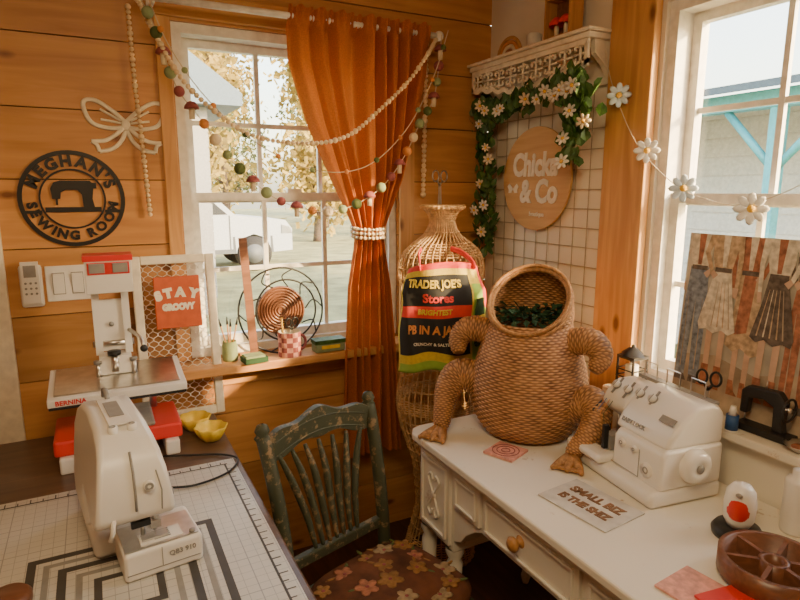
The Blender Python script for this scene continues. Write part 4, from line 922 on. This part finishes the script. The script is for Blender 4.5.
for i in range(9):
    c=y0+(y1-y0)*(i+.5)/9; zb=2.052-.007*math.cos(2*pi*((i+.5)/9-.5))
    for s in (-1,1):
        for up_ in (-1,1):
            pts=[(c+s*(.020+(.016-.0022*q)*math.cos(2.8-q*.7)),zb+up_*(.019+(.014-.0020*q)*math.sin(2.8-q*.7)),.006) for q in range(7)]
            mb.tube(pts,.0052,'shelf',6,T=Tq)
    mb.tube([(c,zb-.04,.006),(c,zb+.04,.006)],.0052,'shelf',6,T=Tq)
    mb.tube([(c-.038,zb,.006),(c+.038,zb,.006)],.0042,'shelf',6,T=Tq)
mk('apron',mb,e)
for y in (1.63,2.29): mb=MB(); mb.prism([(W,2.105),(1.595,2.105),(1.60,2.06),(1.64,2.03),(W,1.98)],-y-.01,-y+.01,'shelf',XZ); mk('bracket',mb,e)
mb=MB(); Tr=fr((1.61,2.12,2.139),(0,-1,0),(0,0,1))
for q,k in ((.075,'honey'),(.058,'felto'),(.041,'feltc'),(.024,'rustp')): mb.tube([(q*math.cos(a),q*math.sin(a),0) for a in [pi*i/20 for i in range(21)]],.0078,k,8,T=Tr)
mk('wooden_rainbow',mb,label='nested wooden rainbow arches on the shelf',cat='ornament')
e=emp('shadow_box',(1.60,1.79,2.139),'small wooden box with felt mushrooms on shelf','box')
mb=MB(); mb.bb((-.03,-.07,0),(.03,.07,.01),'honey'); mb.bb((-.03,-.07,.01),(.03,-.06,.14),'honey'); mb.bb((-.03,.06,.01),(.03,.07,.14),'honey'); mb.bb((.022,-.06,.01),(.03,.06,.14),'walnut'); mb.bb((-.03,-.07,.14),(.03,.07,.15),'honey'); mk('box_frame',mb,e)
for y in (-.028,.022): mb=MB(); mb.lathe([(.008,.01),(.009,.04),(.007,.05)],'feltc',n=12); mb.lathe([(.03,.048),(.027,.062),(.012,.078),(0,.08)],'red',n=16); mk('mushroom',mb,e,loc=(-.01,y,0))
mb=MB(); mb.lathe([(0,0),(.025,0),(.03,.02),(.028,.05),(.02,.055),(0,.05)],'petal',n=20); mk('small_pot',mb,loc=(1.60,1.95,2.139),label='tiny white ceramic pot on the shelf',cat='pot')
mb=MB(); gx=W-.005
for i in range(10): y=1.615+i*.0733; mb.tube([(gx,y,.93),(gx,y,1.96)],.0019 if 0<i<9 else .003,'gridw',5)
for i in range(15): z=.93+i*.0736; mb.tube([(gx-.004,1.615,z),(gx-.004,2.275,z)],.0019 if 0<i<14 else .003,'gridw',5)
mk('wire_grid_panel',mb,label='wire grid panel mounted on the pale wall',cat='grid panel')
e=emp('round_wood_sign',(W-.022,1.975,1.635),'round light wood sign with raised cream lettering','sign')
T=fr((0,0,0),(0,-1,0),(0,0,1)); mb=MB(); mb.ring(.0005,.212,-.006,.006,'maple',T,56); mk('disc',mb,e,bevel=.002)
T=fr((-.0065,0,0),(0,-1,0),(0,0,1)); tw=lambda x,y:T@Matrix.Translation((x,y,0))
mb=MB(); mb.text('Chicka',.130,'cream',tw(-.005,.055),.003,.0052,.78,.08); mk('lettering',mb,e)
mb=MB(); mb.text('& Co',.130,'cream',tw(.025,-.055),.003,.0052,.82,.08); mk('lettering',mb,e)
mb=MB()
for s in (-1,1): mb.prism([(0,0),(s*.025,.022),(s*.038,.010),(s*.028,-.004),(s*.03,-.018),(s*.012,-.018)],.0,.003,'cream',tw(-.14,-.04))
mk('butterfly',mb,e)
mb=MB(); mb.text('boutique',.026,'cream',tw(.02,-.145),.002,.0006); mk('lettering',mb,e)
def flower(mb,T,r,k='petal',n=7,wd=.24,th=.003):
    for i in range(n):
        a=2*pi*i/n; c=(.6*r*math.cos(a),.6*r*math.sin(a),.002)
        mb.sph(c,(.42*r,wd*r,th),k,8,4,T=T,rot=(0,0,a))
    mb.sph((0,0,.004),(.24*r,.24*r,.005),'yolk',10,6,T=T)
e=emp('flower_vine',(0,0,0),'artificial leafy vine with white daisies below shelf','vine')
strands=[[(1.63,2.29,1.96),(1.61,2.27,1.8),(1.62,2.26,1.6),(1.61,2.25,1.45),(1.62,2.24,1.31)],
[(1.60,2.28,1.95),(1.59,2.18,1.90),(1.59,2.05,1.92),(1.58,1.90,1.935),(1.56,1.75,1.94)],
[(1.55,1.68,1.94),(1.54,1.65,1.89),(1.56,1.66,1.80),(1.58,1.70,1.68)],[(1.55,1.66,1.95),(1.54,1.61,1.90),(1.55,1.62,1.79)],[(1.55,1.76,1.95),(1.54,1.68,1.93),(1.53,1.60,1.95)]]
mb=MB(); ml=MB(); fpos=[]
for si,s in enumerate(strands):
    Q=cat_rom(s,8); mb.tube(Q,.003,'green',5)
    for p in resample(Q,.008):
        for q in range(2):
            pp=p+Vector((R.uniform(-.03,.01),R.gauss(0,.034 if si<2 else .026),R.gauss(0,.026)))
            T=Matrix.Translation(pp)@Euler((R.uniform(-1,1),R.uniform(-2.2,-.9),R.uniform(-3,3))).to_matrix().to_4x4(); l=R.uniform(.035,.065); w=l*.40
            ml.add([(0,0,0),(l*.35,-w,.004),(l*.7,-w*.8,.002),(l,0,-.006),(l*.7,w*.8,.002),(l*.35,w,.004),(l*.5,0,-.004)],[(0,1,6),(1,2,6),(2,3,6),(3,4,6),(4,5,6),(5,0,6)],'green',False,T)
    for p in resample(Q,.085): fpos.append(p+Vector((-.045,R.gauss(0,.026)-.012,R.gauss(0,.026))))
mk('stem',mb,e); o=mk('leaves',ml,e); o['kind']='stuff'
for p in fpos:
    mb=MB(); flower(mb,fr((0,0,0),(.6+R.uniform(-.3,.3),-1,0),(R.uniform(-.2,.2),R.uniform(-.2,.2),1)),R.uniform(.019,.030),'petal' if R.random()<.7 else 'feltc'); mk('flower',mb,e,loc=p)
e=emp('daisy_garland',(0,0,0),'string of white and blue paper daisies across window','garland')
Q=cat_rom([(1.635,1.61,2.07),(1.625,1.55,1.93),(1.62,1.43,1.74),(1.61,1.27,1.61),(1.60,1.15,1.565),(1.60,1.04,1.55),(1.61,.9,1.6),(1.62,.75,1.72),(1.63,.6,1.9)],10); mb=MB(); mb.tube(Q,.0014,'string',5); mk('string',mb,e)
for i,p in enumerate([(1.615,1.515,1.905),(1.605,1.375,1.715),(1.60,1.225,1.595),(1.585,1.00,1.54),(1.60,.84,1.63)]):
    mb=MB(); flower(mb,fr((0,0,0),(.75,-1,0),(0,0,1)),(.041,.041,.042,.044,.044)[i],'petal' if i%2 else 'palebl',8,.26,.0012); mk('daisy',mb,e,loc=p)
# ---------------------------------------------------------------- camera
cam=bpy.data.cameras.new('camera'); co=bpy.data.objects.new('camera',cam); COL.objects.link(co)
co.location=(0,0,1.59); co.rotation_euler=(pi/2-math.radians(10.56),0,-math.radians(27.3)); cam.lens=590/800*36; cam.clip_start=.02; bpy.context.scene.camera=co
# ---------------------------------------------------------------- light
w=bpy.data.worlds.new('world'); bpy.context.scene.world=w; w.use_nodes=True; nt=w.node_tree; bg=nt.nodes['Background']
sk=nt.nodes.new('ShaderNodeTexSky'); sk.sky_type='NISHITA'; sk.sun_disc=False; sk.sun_elevation=math.radians(24); sk.sun_rotation=math.radians(140); sk.air_density=1.5; sk.dust_density=3
mx=nt.nodes.new('ShaderNodeMixRGB'); mx.inputs[0].default_value=.55; mx.inputs[2].default_value=(1.0,.88,.68,1)
nt.links.new(sk.outputs[0],mx.inputs[1]); nt.links.new(mx.outputs[0],bg.inputs['Color']); bg.inputs['Strength'].default_value=2.9
def light(name,t,loc,d,energy,col,size=.1,sy=None,portal=False):
    l=bpy.data.lights.new(name,t); l.energy=energy; l.color=col
    if t=='AREA':
        l.size=size
        if sy: l.shape='RECTANGLE'; l.size_y=sy
        if portal: l.cycles.is_portal=True
    if t=='SUN': l.angle=math.radians(1.2)
    o=bpy.data.objects.new(name,l); COL.objects.link(o); o.location=loc; o.rotation_euler=Vector(d).to_track_quat('-Z','Z' if abs(d[2])<.9 else 'Y').to_euler(); return o
light('sun','SUN',(4,-2,4),(-.75,.95,-.46),20,(1,.68,.32))
light('window_portal','AREA',(.75,B+.16,1.56),(0,-1,0),1,(1,1,1),.9,1.24,True)
light('window_portal','AREA',(W+.16,.93,1.56),(-1,0,0),1,(1,1,1),.94,1.24,True)
light('room_fill','AREA',(.1,.3,2.40),(0.2,.3,-1),28,(1,.75,.43),.7)  # added unseen fill that brightens the room, not an actual lamp
